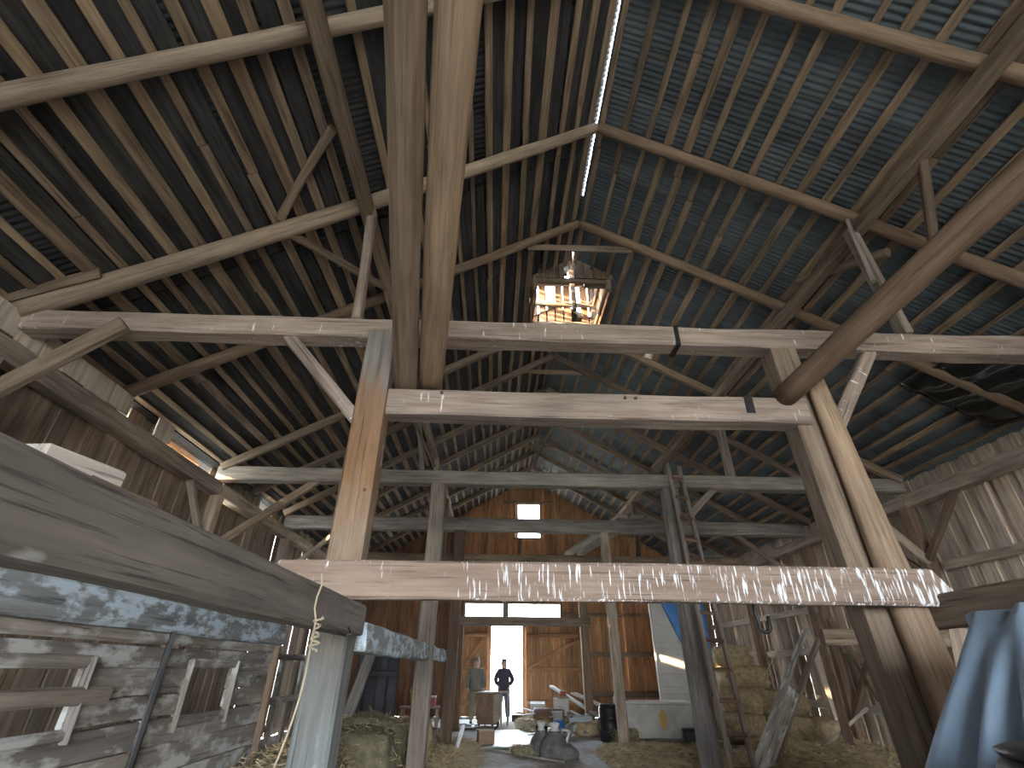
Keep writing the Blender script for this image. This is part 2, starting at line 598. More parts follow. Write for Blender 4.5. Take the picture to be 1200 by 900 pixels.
SL = (XR - XC) / math.cos(ANG)       # slope length
OVER = 0.26                          # eave overhang of the sheets
ceil_ = {}
for s, side in ((-1, 'left'), (1, 'right')):
    root = empty('ceiling_' + side, (XC, 0, RZ), None, None, None, 'structure')
    root['label'] = ('left roof slope of close-set battens over dark old boards' if s < 0 else
                     'right roof slope of spaced battens under corrugated metal sheets')
    ceil_[s] = root
    sm = M['metal'] if s > 0 else M['old_metal']
    SH_UP, SH_LOW, SH_SHORT = corr_mesh(SL * 0.52, sm), corr_mesh(SL * 0.50 + OVER, sm), corr_mesh(SL * 0.52 - HOLE[2], sm)
    vdir = V((s * math.cos(ANG), 0, -math.sin(ANG)))
    nrm = V((s * math.sin(ANG), 0, math.cos(ANG)))

    def slope_M(y, v, lift):
        p = V((XC, y, RZ)) + vdir * v + nrm * lift
        x, z = vdir, nrm
        yy = z.cross(x)
        return Matrix(((x.x, yy.x, z.x, p.x), (x.y, yy.y, z.y, p.y), (x.z, yy.z, z.z, p.z), (0, 0, 0, 1)))

    def batten_M(y, v, lift):
        p = V((XC, y, RZ)) + vdir * v + nrm * lift
        x, z = V((0, 1, 0)), nrm
        yy = z.cross(x)
        return Matrix(((x.x, yy.x, z.x, p.x), (x.y, yy.y, z.y, p.y), (x.z, yy.z, z.z, p.z), (0, 0, 0, 1)))

    # corrugated sheets, upper and lower course
    ny = int((YG + 0.3 - (YB - 0.2)) / 0.655) + 1
    gap = -0.028 if s > 0 else -0.06
    for i in range(ny):
        y = YB - 0.2 + 0.655 * i + (0.7 if s < 0 else 0)
        yc = y + (-0.35 if s < 0 else 0.35)
        lift = 0.085 + (0.004 if i % 2 else 0)
        if HOLE[0] - 0.2 < yc < HOLE[1] + 0.2:
            new_obj('roof_sheet', SH_SHORT, None, slope_M(y, HOLE[2], lift), root)
        else:
            new_obj('roof_sheet', SH_UP, None, slope_M(y, gap if yc < 6.0 else -0.09, lift), root)
        new_obj('roof_sheet', SH_LOW, None, slope_M(y, SL * 0.50, lift - 0.012), root)
    # battens along the barn, nailed over the rafters
    v = 0.10
    k = 0
    rnd = random.Random(31 + s)
    while v < SL - 0.05:
        wdt = rnd.choice((0.09, 0.105, 0.115)) if s > 0 else rnd.choice((0.075, 0.085, 0.10, 0.13))
        cuts = [-1.0 + rnd.uniform(-0.5, 0.5)]
        while cuts[-1] < YG - 3:
            cuts.append(cuts[-1] + rnd.choice((4.6, 5.4, 6.2, 7.6)))
        cuts[-1] = YG
        for a, b_ in zip(cuts[:-1], cuts[1:]):
            spans = [(a, b_)]
            if v < HOLE[2]:
                spans = [(a, min(b_, HOLE[0])), (max(a, HOLE[1]), b_)]
            for (a1, b1) in spans:
                if b1 - a1 < 0.3:
                    continue
                me = beam_mesh(b1 - a1 - 0.01, wdt * rnd.uniform(0.85, 1.15), 0.028, rnd.randint(0, 9999), bev=0.006, jit=0.004, bow=0.025, seg=1.3)
                me.materials.append(M['batten'])
                new_obj('batten', me, None, batten_M(a1, v + rnd.uniform(-0.02, 0.02), 0.014), root)
        if s < 0:
            # darker old boards between the battens, one layer higher
            for a, b_ in ((-1.5, 4.9), (4.92, 10.9), (10.92, 16.0), (16.02, YG)):
                spans = [(a, b_)]
                vv = v + 0.155
                if vv < HOLE[2]:
                    spans = [(a, min(b_, HOLE[0])), (max(a, HOLE[1]), b_)]
                for (a1, b1) in spans:
                    if b1 - a1 < 0.3 or rnd.random() < 0.06:
                        continue
                    me = beam_mesh(b1 - a1, rnd.uniform(0.15, 0.24), 0.02, rnd.randint(0, 9999), bev=0.004, jit=0.003, bow=0.02, seg=1.5)
                    me.materials.append(M['roof_board'])
                    new_obj('roof_board', me, None, batten_M(a1, vv + rnd.uniform(-0.02, 0.02), 0.045), root)
        v += (0.30 if s < 0 else 0.335) * rnd.uniform(0.9, 1.1)
        k += 1

# ------------------------------------------------------------------ walls of upright boards
def plank_wall(root, axis, fixed, u0, u1, zb, ztop, mat, width=0.24, openings=(), thick=0.026, gap=0.006, seed=1, miss=0.0, lap=False, far_shade=False):
    """axis 'x': boards follow X at Y = fixed, axis 'y': they follow Y at X = fixed. ztop may be a function."""
    rnd = random.Random(seed)
    u = u0
    nb_ = 0
    while u < u1 - 0.03:
        nb_ += 1
        w = min(width * rnd.uniform(0.75, 1.25), u1 - u)
        uc = u + w / 2
        zt = ztop(uc) if callable(ztop) else ztop
        spans = [(zb + rnd.uniform(-0.01, 0.01), zt + rnd.uniform(-0.015, 0.0))]
        for (a, b_, c, d) in openings:
            if a < uc < b_:
                ns = []
                for (p, q) in spans:
                    if d <= p or c >= q:
                        ns.append((p, q))
                    else:
                        if c - p > 0.05:
                            ns.append((p, c))
                        if q - d > 0.05:
                            ns.append((d, q))
                spans = ns
        if rnd.random() >= miss:
            for (p, q) in spans:
                if q - p < 0.05:
                    continue
                off = rnd.uniform(-0.006, 0.006)
                if lap:
                    off += 0.030 if nb_ % 2 else 0.0
                if axis == 'x':
                    p0, p1, up = V((uc, fixed + off, p)), V((uc, fixed + off, q)), V((0, 1, 0))
                else:
                    p0, p1, up = V((fixed + off, uc, p)), V((fixed + off, uc, q)), V((1, 0, 0))
                me = beam_mesh(q - p, w - gap * rnd.uniform(0.5, 2.0) + (0.034 if lap else 0.0), thick, rnd.randint(0, 99999), bev=0.004, jit=0.0025, bow=0.006, seg=2.6)
                me.materials.append(mat if not (far_shade and uc < -1.3) else M['orange_shaded'])
                new_obj('plank', me, None, frame(p0, p1, up), root)
        u += w
    return root


wl = empty('wall_left', (XL, 9, 0), 'left outer wall of upright weathered boards', None, None, 'structure')
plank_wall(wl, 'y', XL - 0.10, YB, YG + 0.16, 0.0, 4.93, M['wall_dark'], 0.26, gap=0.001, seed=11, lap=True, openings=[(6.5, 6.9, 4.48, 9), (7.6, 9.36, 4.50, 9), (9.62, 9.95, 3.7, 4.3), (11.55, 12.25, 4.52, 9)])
wr = empty('wall_right', (XR, 9, 0), 'right outer wall of upright weathered boards', None, None, 'structure')
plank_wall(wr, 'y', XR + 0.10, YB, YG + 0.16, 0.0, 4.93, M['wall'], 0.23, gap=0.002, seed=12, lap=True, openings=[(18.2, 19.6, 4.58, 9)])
wb = empty('wall_back', (XC, YG, 0), 'far gable wall of warm brown upright boards', None, None, 'structure')
DOOR = (-0.15, 1.20, -0.2, 2.93)
plank_wall(wb, 'x', YG + 0.10, XL - 0.2, XR + 0.2, 0.0, lambda x: roof_z(x) + 0.17, M['orange'], 0.25, seed=13, gap=0.001, lap=True, far_shade=True,
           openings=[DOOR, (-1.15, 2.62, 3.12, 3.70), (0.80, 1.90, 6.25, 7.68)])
wf = empty('wall_front', (XC, YB, 0), 'near gable wall behind the camera with wide open doorway', None, None, 'structure')
plank_wall(wf, 'x', YB - 0.10, XL - 0.2, XR + 0.2, 0.0, lambda x: roof_z(x) - 0.02, M['wall_dark'], 0.30, seed=14, openings=[(-1.8, 4.2, -1, 4.2)])

# window frames of the far gable
wn = empty('window_1', (0.74, YG, 3.4), 'long low opening over the far door', None, None, 'structure')
for (p0, p1) in (((-1.2, YG, 3.08), (2.66, YG, 3.08)), ((-1.2, YG, 3.74), (2.66, YG, 3.74)), ((-1.17, YG, 3.08), (-1.17, YG, 3.74)),
                 ((2.64, YG, 3.08), (2.64, YG, 3.74)), ((0.52, YG, 3.08), (0.52, YG, 3.74))):
    timber('frame', None, None, p0, p1, 0.10, 0.09, M['rafter'], wn)
wn = empty('window_2', (1.35, YG, 7.0), 'small bright opening high in the far gable', None, None, 'structure')
for (p0, p1) in (((0.78, YG, 6.22), (1.92, YG, 6.22)), ((0.78, YG, 7.70), (1.92, YG, 7.70)), ((0.80, YG, 6.2), (0.80, YG, 7.7)), ((1.90, YG, 6.2), (1.90, YG, 7.7))):
    timber('frame', None, None, p0, p1, 0.08, 0.07, M['rafter'], wn)
# rails, studs of the far gable
for i, (p0, p1, w, h) in enumerate([((2.7, YG - 0.02, 3.35), (8.2, YG - 0.02, 3.35), 0.08, 0.10), ((3.4, YG - 0.02, 2.0), (8.2, YG - 0.02, 2.0), 0.08, 0.16),
                                    ((3.4, YG - 0.02, 0.72), (8.2, YG - 0.02, 0.72), 0.08, 0.16), ((-5.4, YG - 0.05, 5.35), (8.2, YG - 0.05, 5.35), 0.16, 0.16),
                                    ((-1.25, YG - 0.02, 0), (-1.25, YG - 0.02, 5.3), 0.14, 0.16), ((3.42, YG - 0.02, 0), (3.42, YG - 0.02, 5.3), 0.14, 0.16),
                                    ((1.02, YG - 0.04, 5.4), (1.02, YG - 0.04, 6.2), 0.14, 0.14), ((0.3, YG - 0.02, 7.75), (2.5, YG - 0.02, 7.75), 0.08, 0.1)]):
    timber('rail' if i in (0, 1, 2, 3, 7) else 'stud', None, None, p0, p1, w, h, M['rafter'], wb)

# the two sliding leaves of the far door
for n_, (a, b_), lab in ((1, (-1.25, -0.18), 'narrow plank door leaf left of the bright doorway'), (2, (1.22, 3.40), 'wide plank door leaf right of the bright doorway')):
    d = empty('door_%d' % n_, ((a + b_) / 2, YG - 0.12, 0), lab, None, None, 'structure')
    plank_wall(d, 'x', YG - 0.14, a, b_, 0.05, 2.95, M['orange'], 0.21, seed=20 + n_, gap=0.005)
    for z in (0.45, 1.5, 2.6):
        timber('ledge', None, None, (a + 0.03, YG - 0.18, z), (b_ - 0.03, YG - 0.18, z), 0.03, 0.14, M['orange'], d)
    timber('brace', None, None, (a + 0.1, YG - 0.20, 1.55), (b_ - 0.1, YG - 0.20, 2.5), 0.03, 0.13, M['orange'], d)

# ------------------------------------------------------------------ rafters
RY = [(2.45, 'nearest the camera, cut by the picture top'), (4.47, 'meeting the big near tie beam'), (6.33, 'just in front of the roof cupola'), (9.3, 'just behind the roof cupola'),
      (10.82, 'second behind the cupola'), (12.6, 'third behind the cupola'), (14.3, 'fourth behind the cupola'), (16.0, 'fifth behind the cupola'),
      (17.5, 'sixth behind the cupola'), (19.1, 'last before the far gable wall')]
for i, (y, wh) in enumerate(RY):
    for s, side in ((-1, 'left'), (1, 'right')):
        foot = XC + s * 6.78
        p0 = V((XC + s * 0.02, y, roof_z(XC) - 0.085))
        p1 = V((foot, y, roof_z(foot) - 0.085))
        if i == 1:
            log('rafter', ('pale peeled log' if s < 0 else 'brown round log') + ' rafter of the %s slope %s' % (side, wh), 'rafter', p1, p0, 0.125 if s < 0 else 0.10, 0.08, M['log_pale'] if s < 0 else M['log'], bow=0.04)
        elif i in (0, 2):
            log('rafter', 'round log rafter of the %s slope %s' % (side, wh), 'rafter', p1, p0, 0.095, 0.075, M['log_pale'] if i == 0 and s < 0 else M['log'], bow=0.04)
        else:
            timber('rafter', 'squared rafter of the %s slope %s' % (side, wh), 'rafter', p1, p0, 0.12, 0.16, M['rafter'], bow=0.03)
for y, hw, wh in ((6.33, 0.95, 'below the ridge in front of the cupola'), (10.82, 0.75, 'second behind the cupola'), (12.6, 0.6, 'third behind the cupola'), (14.3, 0.6, 'fourth behind the cupola'), (16.0, 0.6, 'fifth behind the cupola')):
    z = roof_z(XC + hw) - 0.09
    timber('collar_tie', 'short collar board joining the rafters ' + wh, 'collar', (XC - hw, y + 0.1, z), (XC + hw, y + 0.1, z), 0.05, 0.13, M['rafter'])

# purlins under the rafters
for x, side in ((-1.75, 'left'), (4.75, 'right')):
    timber('purlin', 'long squared purlin running under the %s rafters' % side, 'purlin', (x, -1.0, 6.62), (x, 20.9, 6.62), 0.16, 0.17, M['rafter'], bow=0.05)

# ------------------------------------------------------------------ bents: posts, ties, braces
def pegs(o, pts, r=0.016):
    for (x, y, z) in pts:
        new_obj('peg', lathe_mesh([(r, -0.01), (r, 0.012)], 8), M['log_dark'], o.matrix_basis @ Matrix.Translation((x, y, z)) @ Matrix.Rotation(R(90), 4, 'X'), o)


# near bent (Y 4.47)
o = timber('post', 'near left post, orange-brown above, bluish limewash at its foot', 'post', (-1.29, 4.49, 0), (-1.29, 4.49, 4.68), 0.29, 0.28, M['post'], jit=0.008)
pegs(o, [(2.9, 0.10, -0.14)])
timber('post', 'grey squared right post under the near tie beam', 'post', (3.42, 4.62, 0), (3.21, 4.62, 4.68), 0.30, 0.26, M['rafter'])
rp_ = log('post', 'brown half-round post strapped before the grey right post', 'post', (3.62, 4.42, 0), (3.37, 4.42, 4.3), 0.20, 0.10, M['pole'], bow=0.02, squash=0.7)
o = timber('tie_beam', 'pale hewn tie beam crossing the whole barn nearest the camera', 'tie beam', (-5.45, 4.59, 4.80), (8.2, 4.59, 4.80), 0.24, 0.25, M['beam_pink'], jit=0.01)
new_obj('strap', box_mesh(0.05, 0.256, 0.266, cz=0.0), M['iron'], o.matrix_basis @ Matrix.Translation((7.45, 0, 0)), o)
o = timber('cross_beam', 'pale hewn beam between the near posts carrying two round poles', 'beam', (-1.14, 4.56, 3.87), (3.23, 4.56, 3.87), 0.24, 0.29, M['beam_pink'], jit=0.009)
pegs(o, [(0.55, -0.125, 0.10), (2.45, -0.125, 0.09), (2.56, -0.125, 0.09)])
new_obj('stain', box_mesh(0.09, 0.252, 0.20, cz=0.05), M['black'], o.matrix_basis @ Matrix.Translation((3.75, 0, 0)), o)
timber('cross_beam', 'broad plank beam with white droppings crossing at head height', 'beam', (-1.75, 4.26, 2.125), (3.74, 4.26, 2.125), 0.13, 0.29, M['splash_beam'], skew1=-0.22, bow=0.006)
timber('brace', 'whitish diagonal brace left of the near left post', 'brace', (-2.36, 4.56, 4.70), (-1.38, 4.56, 3.62), 0.10, 0.13, M['beam_pink'])
timber('brace', 'reddish diagonal brace right of the grey near post', 'brace', (4.24, 4.56, 4.70), (3.34, 4.56, 3.45), 0.11, 0.15, M['beam_pink'])
timber('brace', 'brown diagonal brace at the far left end of the near tie', 'brace', (-5.35, 4.42, 3.55), (-4.08, 4.42, 4.72), 0.11, 0.18, M['rafter'])
timber('splice_board', 'reddish board nailed over the left foot of the pale rafter', 'board', (-5.48, 4.33, 4.93), (-4.55, 4.33, 5.36), 0.04, 0.16, M['rafter'])
timber('strut', 'whitish strut from near tie beam to left log rafter', 'strut', (-1.63, 4.52, 4.92), (-1.73, 4.52, 6.72), 0.10, 0.16, M['beam_pink'])
timber('strut', 'pale strut from near tie beam to right log rafter', 'strut', (4.74, 4.52, 4.92), (4.66, 4.52, 6.66), 0.10, 0.17, M['beam'])
timber('strut', 'thin light lath nailed beside the right near strut', 'strut', (4.50, 4.36, 5.60), (4.54, 4.36, 6.68), 0.04, 0.05, M['pale_plank'])
timber('purlin_brace', 'short light brace above the left pale log rafter', 'brace', (-2.82, 4.40, 6.42), at(390, 148, Y=3.45) + V((0.0, 0, -0.02)), 0.10, 0.13, M['rafter'])
timber('purlin_brace', 'short brace behind the left pale log rafter', 'brace', (-2.72, 4.55, 6.30), (-1.80, 5.9, 6.62), 0.08, 0.11, M['rafter'])
timber('purlin_brace', 'short light brace above the right log rafter', 'brace', at(1098, 312, Y=4.42), at(1080, 184, X=4.74), 0.10, 0.12, M['rafter'])
timber('purlin_brace', 'curved brace behind the right log rafter', 'brace', (5.2, 4.65, 6.42), at(935, 330, X=4.72), 0.10, 0.12, M['rafter'])

# poles leaning on the cross beam
tie0 = timber('tie_beam', 'tie beam behind the camera', 'tie beam', (-5.45, -0.55, 4.88), (8.2, -0.55, 4.88), 0.24, 0.25, M['beam'])


def pole_line(pa, pb, ext):
    d = (pb - pa).normalized()
    return pa - d * 0.12, pb + d * ext


a_, b_ = at(475, 446, Y=4.5), at(473, 0, Y=1.28)
p0, p1 = pole_line(a_, b_, 2.05)
timber('loft_pole', 'left overhead pole with a long crack, resting on the cross beam', 'pole', p0, p1, 0.235, 0.22, M['pole'], bev=0.07, jit=0.004, bow=0.02)
a_, b_ = at(505, 446, Y=4.5), at(538, 0, Y=1.28)
p0, p1 = pole_line(a_, b_, 2.05)
log('loft_pole', 'right overhead round pole beside the cracked one', 'pole', p0, p1, 0.125, 0.138, M['pole'], bow=0.01)
a_, b_ = at(922, 462, Y=4.42), at(1206, 200, Y=2.2)
p0, p1 = pole_line(a_, b_, 3.0)
log('loft_pole', 'brown round pole slanting to the upper right corner', 'pole', p0, p1, 0.115, 0.15, M['log_dark'], bow=0.01)

# long beams of the left row
timber('long_beam', 'huge dusty grey beam running from left edge to the near post', 'beam', (-1.14, -2.5, 1.84), (-1.14, 4.44, 1.84), 0.20, 0.225, M['beam_long'], jit=0.007)
timber('long_beam', 'whitish rough beam running on along the left row of posts', 'beam', (-1.14, 4.62, 1.735), (-1.14, 18.5, 1.76), 0.18, 0.235, M['white_rail'], jit=0.014)
blk = timber('wood_block', 'sawn pale wood block lying on the huge left beam', 'block', (-1.27, 1.29, 1.998), (-1.215, 1.51, 1.998), 0.13, 0.085, M['pale_plank'], bev=0.008)
timber('wood_block', 'lower thin wood chock under the sawn block', 'block', (-1.17, 1.33, 1.955), (-1.15, 1.60, 1.955), 0.12, 0.03, M['rafter'], bev=0.005)
# right row long beam
timber('long_beam', 'dark brown beam running from the right post out of frame', 'beam', (3.72, -2.5, 1.95), (3.72, 4.75, 1.95), 0.22, 0.25, M['wall_dark'], jit=0.008)

# second bent (Y 9.3)
timber('post', 'second left post, brown, whitish low down', 'post', (-1.14, 9.42, 0), (-1.14, 9.42, 4.64), 0.28, 0.26, M['beam'])
timber('post', 'second right post beside the ladder', 'post', (3.44, 9.44, 0), (3.44, 9.44, 4.64), 0.29, 0.26, M['beam_grey'])
timber('tie_beam', 'second grey tie beam crossing behind the near bent', 'tie beam', (-5.45, 9.42, 4.77), (8.2, 9.42, 4.77), 0.25, 0.27, M['beam_grey'])
timber('brace', 'dark brace from second tie beam to the left wall post', 'brace', (-3.5, 9.40, 4.68), (-5.2, 9.40, 3.35), 0.11, 0.15, M['rafter'])
timber('brace', 'short brace right of the second right post', 'brace', (4.35, 9.40, 4.66), (3.55, 9.40, 3.90), 0.10, 0.13, M['beam_grey'])
timber('brace', 'long brace from second tie beam to the right wall post', 'brace', (6.95, 9.36, 4.66), (8.15, 9.36, 3.30), 0.10, 0.15, M['beam'])
timber('strut', 'second left strut standing on the second tie beam', 'strut', (-1.5, 9.42, 4.90), (-1.78, 9.42, 6.6), 0.10, 0.15, M['beam_grey'])
timber('strut', 'second right strut standing on the second tie beam', 'strut', (4.75, 9.42, 4.90), (4.75, 9.42, 6.6), 0.14, 0.18, M['beam'])
timber('strut', 'slanting board beside the second left strut', 'strut', (-1.25, 9.2, 4.95), (-2.0, 9.2, 6.5), 0.05, 0.16, M['rafter'])

# third bent (Y 12.9)
timber('post', 'third left post, dark brown', 'post', (-0.98, 13.0, 0), (-0.92, 13.0, 4.6), 0.26, 0.24, M['log_dark'])
timber('post', 'third right post with a pale lit edge, before the white chest', 'post', (2.90, 13.0, 0), (2.84, 13.0, 4.6), 0.21, 0.22, M['beam'])
timber('tie_beam', 'third tie beam before the high gable opening', 'tie beam', (-5.45, 13.02, 4.75), (8.2, 13.02, 4.75), 0.25, 0.33, M['beam_grey'])
timber('brace', 'thin dark brace from third tie beam to the right wall', 'brace', (6.3, 12.98, 4.62), (8.1, 12.98, 3.2), 0.09, 0.12, M['wall_dark'])
timber('brace', 'brace from third tie beam to the left wall', 'brace', (-4.0, 12.98, 4.62), (-5.3, 12.98, 3.4), 0.09, 0.12, M['beam'])
timber('strut', 'third left strut on the third tie beam', 'strut', (-1.7, 13.02, 4.92), (-1.7, 13.02, 6.6), 0.12, 0.14, M['beam'])
timber('strut', 'third right strut on the third tie beam', 'strut', (4.75, 13.02, 4.92), (4.75, 13.02, 6.6), 0.12, 0.14, M['beam'])

# fourth bent (Y 16.7)
timber('post', 'fourth left post, dark, nearest the far door', 'post', (-1.02, 16.7, 0), (-1.02, 16.7, 4.5), 0.24, 0.24, M['log_dark'])
timber('post', 'fourth right post with a pale lit edge, by the rubbish heap', 'post', (2.80, 16.7, 0), (2.76, 16.7, 4.5), 0.24, 0.24, M['log'])
timber('tie_beam', 'dark fourth tie beam nearest the far gable', 'tie beam', (-5.45, 16.75, 4.62), (8.2, 16.75, 4.62), 0.24, 0.24, M['wall_dark'])
timber('cross_beam', 'dark lintel beam before the far door and its transom', 'beam', (-1.15, 16.62, 2.75), (2.95, 16.62, 2.75), 0.20, 0.26, M['wall_dark'])
timber('strut', 'short dark strut between lintel and fourth tie beam', 'strut', (0.36, 16.7, 2.88), (0.36, 16.7, 4.5), 0.16, 0.16, M['wall_dark'])
timber('strut', 'dark strut on the fourth tie beam left of centre', 'strut', (-1.7, 16.75, 4.74), (-1.7, 16.75, 6.55), 0.14, 0.14, M['wall_dark'])
timber('strut', 'dark strut on the fourth tie beam right of centre', 'strut', (4.75, 16.75, 4.74), (4.75, 16.75, 6.55), 0.14, 0.14, M['wall_dark'])
for k, (dx, lab) in enumerate(((0.0, 'left'), (0.42, 'right'))):
    timber('loft_plank', '%s thick grey plank slung high between far tie beams' % ('lower ' + lab if k == 0 else 'upper ' + lab), 'plank',
           (2.45 + dx, 17.0, 4.86), (3.35 + dx, 12.9, 5.02), 0.30, 0.10, M['pale_plank'])
timber('king_strut', 'thin pale strut hanging from the ridge deep in the roof', 'strut', at(652, 490, Y=14.3), at(624, 548, Y=14.3), 0.07, 0.14, M['rafter'])

# wall posts, plates, girts
for y, wh in ((4.47, 'near'), (9.42, 'second'), (13.02, 'third'), (16.75, 'fourth')):
    for x, side in ((XL + 0.13, 'left'), (XR - 0.13, 'right')):
        timber('wall_post', 'upright post of the %s wall under the %s tie beam' % (side, wh), 'post', (x, y, 0), (x, y, 4.36), 0.20, 0.20, M['beam'] if side == 'left' else M['log_dark'])
for x, side in ((XL + 0.12, 'left'), (XR - 0.12, 'right')):
    for a, b_, wh in ((-8.8, 9.3, 'near'), (9.34, 20.9, 'far')):
        timber('wall_plate', 'heavy plate along the top of the %s wall, %s half' % (side, wh), 'beam', (x, a, 4.44), (x, b_, 4.44), 0.24, 0.24, M['beam'])
for z, a, b_, mat, lab in ((1.95, 9.6, 19.5, 'pale_plank', 'pale girt board halfway up the right wall'), (0.80, 9.6, 17.0, 'pale_plank', 'pale girt board low on the right wall'),
                           (3.22, 3.5, 9.2, 'beam', 'brown girt high on the near right wall'), (2.9, 13.2, 20.5, 'pale_plank', 'pale girt board high on the far right wall'),
                           (0.9, 4.5, 9.2, 'pale_plank', 'pale girt board low on the near right wall'), (1.95, 3.0, 9.2, 'beam', 'brown girt halfway up the near right wall')):
    timber('girt', lab, 'girt', (XR - 0.02, a, z), (XR - 0.02, b_, z), 0.05, 0.16, M[mat])
timber('girt', 'brown girt high on the near left wall', 'girt', (XL + 0.0, 3.0, 3.55), (XL + 0.0, 9.2, 3.55), 0.05, 0.16, M['beam'])
for p0, p1, lab in (((8.12, 9.3, 3.35), (8.12, 8.2, 4.3), 'steep brace between right wall post and near plate'), ((8.12, 9.5, 3.1), (8.12, 10.9, 4.3), 'brace between right wall post and far plate'),
                    ((8.12, 13.0, 0.6), (8.12, 11.7, 1.9), 'dark brace low on the right wall before the third post'), ((8.12, 13.2, 3.2), (8.12, 14.2, 4.3), 'short brace below the far right plate'),
                    ((8.12, 12.8, 2.6), (8.12, 11.9, 1.0), 'slanting dark board crossing low right wall girts')):
    timber('wall_brace', lab, 'brace', p0, p1, 0.10, 0.14, M['log_dark'])
timber('wall_brace', 'sunlit brace between left wall post and plate', 'brace', (-5.33, 9.3, 3.4), (-5.33, 8.4, 4.3), 0.10, 0.12, M['beam'])

# pale boards above the left plate, and the eave boards with sunny glow in their colour
root = empty('eave_boards', (-5.2, 7, 4.6), 'short pale boards closing the gap over the left wall plate', 'boards')
plank_wall(root, 'y', -5.26, 3.9, 7.45, 4.56, 4.86, M['pale_plank'], 0.34, seed=41, openings=[(6.55, 6.95, 4.5, 4.95)])

sf = empty('soffit', (-5.8, 8.2, 4.75), 'orange overhang boards, warm glow in their colour, seen through the left eave gap', 'boards')  # orange stands in for warm bounced light; boards added to block the sun
for k in range(2):
    timber('board', None, None, (-5.70 - 0.2 * k, 7.4, roof_z(-5.70 - 0.2 * k) - 0.02), (-5.70 - 0.2 * k, 8.98, roof_z(-5.70 - 0.2 * k) - 0.02), 0.19, 0.025, M['orange'], sf, up=(-math.sin(ANG), 0, math.cos(ANG)))

# black plastic film under the right eave
def film():
    vs_, fs = [], []
    nx, ny = 16, 16
    for j in range(ny + 1):
        for i in range(nx + 1):
            y = 5.5 + 1.45 * j / ny
            x = 6.75 + 1.35 * i / nx
            z = roof_z(x) - 0.06 - 0.05 * math.sin(j / ny * math.pi) - 0.045 * noise.noise(V((x * 3, y * 3, 1))) - 0.02 * math.sin(x * 18 + y * 4)
            vs_.append((x, y, z))
    for j in range(ny):
        for i in range(nx):
            a = j * (nx + 1) + i
            fs.append((a, a + 1, a + nx + 2, a + nx + 1))
    me = mesh_from('plastic_film', vs_, fs, True)
    o = new_obj('plastic_film', me, M['film'])
    so = o.modifiers.new('thick', 'SOLIDIFY')
    so.thickness = 0.004
    return tag(o, 'shiny black plastic film sagging under the right eave', 'plastic film')


film()

# ------------------------------------------------------------------ cupola over the ridge
cu = empty('cupola', (XC, 7.97, 8.2), 'open broken roof cupola on the ridge letting light in', 'cupola')
cx0, cx1, cy0, cy1 = 0.66, 2.14, 7.45, 8.9
cz0, cz1 = 8.05, 9.5
for x in (cx0, cx1):
    for y in (cy0, cy1):
        timber('corner_post', None, None, (x, y, cz0), (x, y, cz1), 0.10, 0.10, M['rafter'], cu)
for z in (8.28, 8.85, 9.46):
    for y in (cy0, cy1):
        if not (y == cy0 and z > 8.3 and z < 9.3):
            timber('rail', None, None, (cx0, y, z), (cx1, y, z), 0.07, 0.11, M['rafter'], cu)
    for x in (cx0, cx1):
        timber('rail', None, None, (x, cy0, z), (x, cy1, z), 0.07, 0.11, M['rafter'], cu)
rnd = random.Random(5)
# metal flashing where the roof sheets stop short of the cupola
for sx in (-1, 1):
    for (ya, yb) in ((6.7, 7.5), (8.9, 9.5)):
        q0 = V((XC, (ya + yb) / 2, RZ)) + V((sx * math.sin(ANG), 0, math.cos(ANG))) * 0.105
        q1 = q0 + V((sx * math.cos(ANG), 0, -math.sin(ANG))) * 1.0
        timber('flashing', None, None, q0, q1, yb - ya, 0.008, M['metal'], cu, up=(sx * math.sin(ANG), 0, math.cos(ANG)), bev=0.002, jit=0.001, bow=0.002)
# far side: boards, some of them gone
for k in range(8):
    x = cx0 + 0.1 + k * 0.196
    if k in (5,):
        continue
    zt = cz1 if k != 2 else 8.95
    timber('board', None, None, (x, cy1 + 0.05, 8.3), (x, cy1 + 0.05, zt), 0.165, 0.02, M['orange'], cu, up=(0, 1, 0))
# near side above the ridge, closed but for one board
for k in range(8):
    x = cx0 + 0.1 + k * 0.196
    if k == 3:
        continue
    timber('board', None, None, (x, cy0 - 0.05, 8.3), (x, cy0 - 0.05, cz1), 0.19, 0.02, M['rafter'], cu, up=(0, 1, 0))
    timber('board', None, None, (cx0 - 0.05, cy0 + 0.1 + k * 0.19, 8.1), (cx0 - 0.05, cy0 + 0.1 + k * 0.19, 8.42), 0.19, 0.02, M['rafter'], cu, up=(1, 0, 0))
# right side closed, left and near sides louvred with gaps
for k in range(8):
    y = cy0 + 0.1 + k * 0.196
    timber('board', None, None, (cx1 + 0.05, y, 8.1), (cx1 + 0.05, y, 9.1 if k == 5 else cz1), 0.18, 0.02, M['orange'], cu, up=(1, 0, 0))
for k in range(8):
    z = 8.40 + k * 0.145
    if k == 4:
        continue
    timber('louvre', None, None, (cx0, cy0 + 0.08, z), (cx0, cy1 - 0.08, z), 0.185, 0.02, M['rafter'], cu, spin=R(40))
for sx in (-1, 1):
    for k in range(6):
        y = cy0 - 0.12 + k * 0.285
        timber('roof_board', None, None, (XC + sx * 1.02, y + 0.12, 9.47), (XC, y + 0.12, 10.12), 0.30, 0.02, M['roof_board'], cu)
for k in range(7):
    x = XC - 0.66 + k * 0.22
    for y in (cy0 - 0.02, cy1 + 0.02):
        if k == 4 and y > 8:
            continue
        timber('gable_board', None, None, (x, y, 9.44), (x, y, 10.16 - 0.64 * abs(x - XC)), 0.215, 0.02, M['orange'], cu, up=(0, 1, 0))
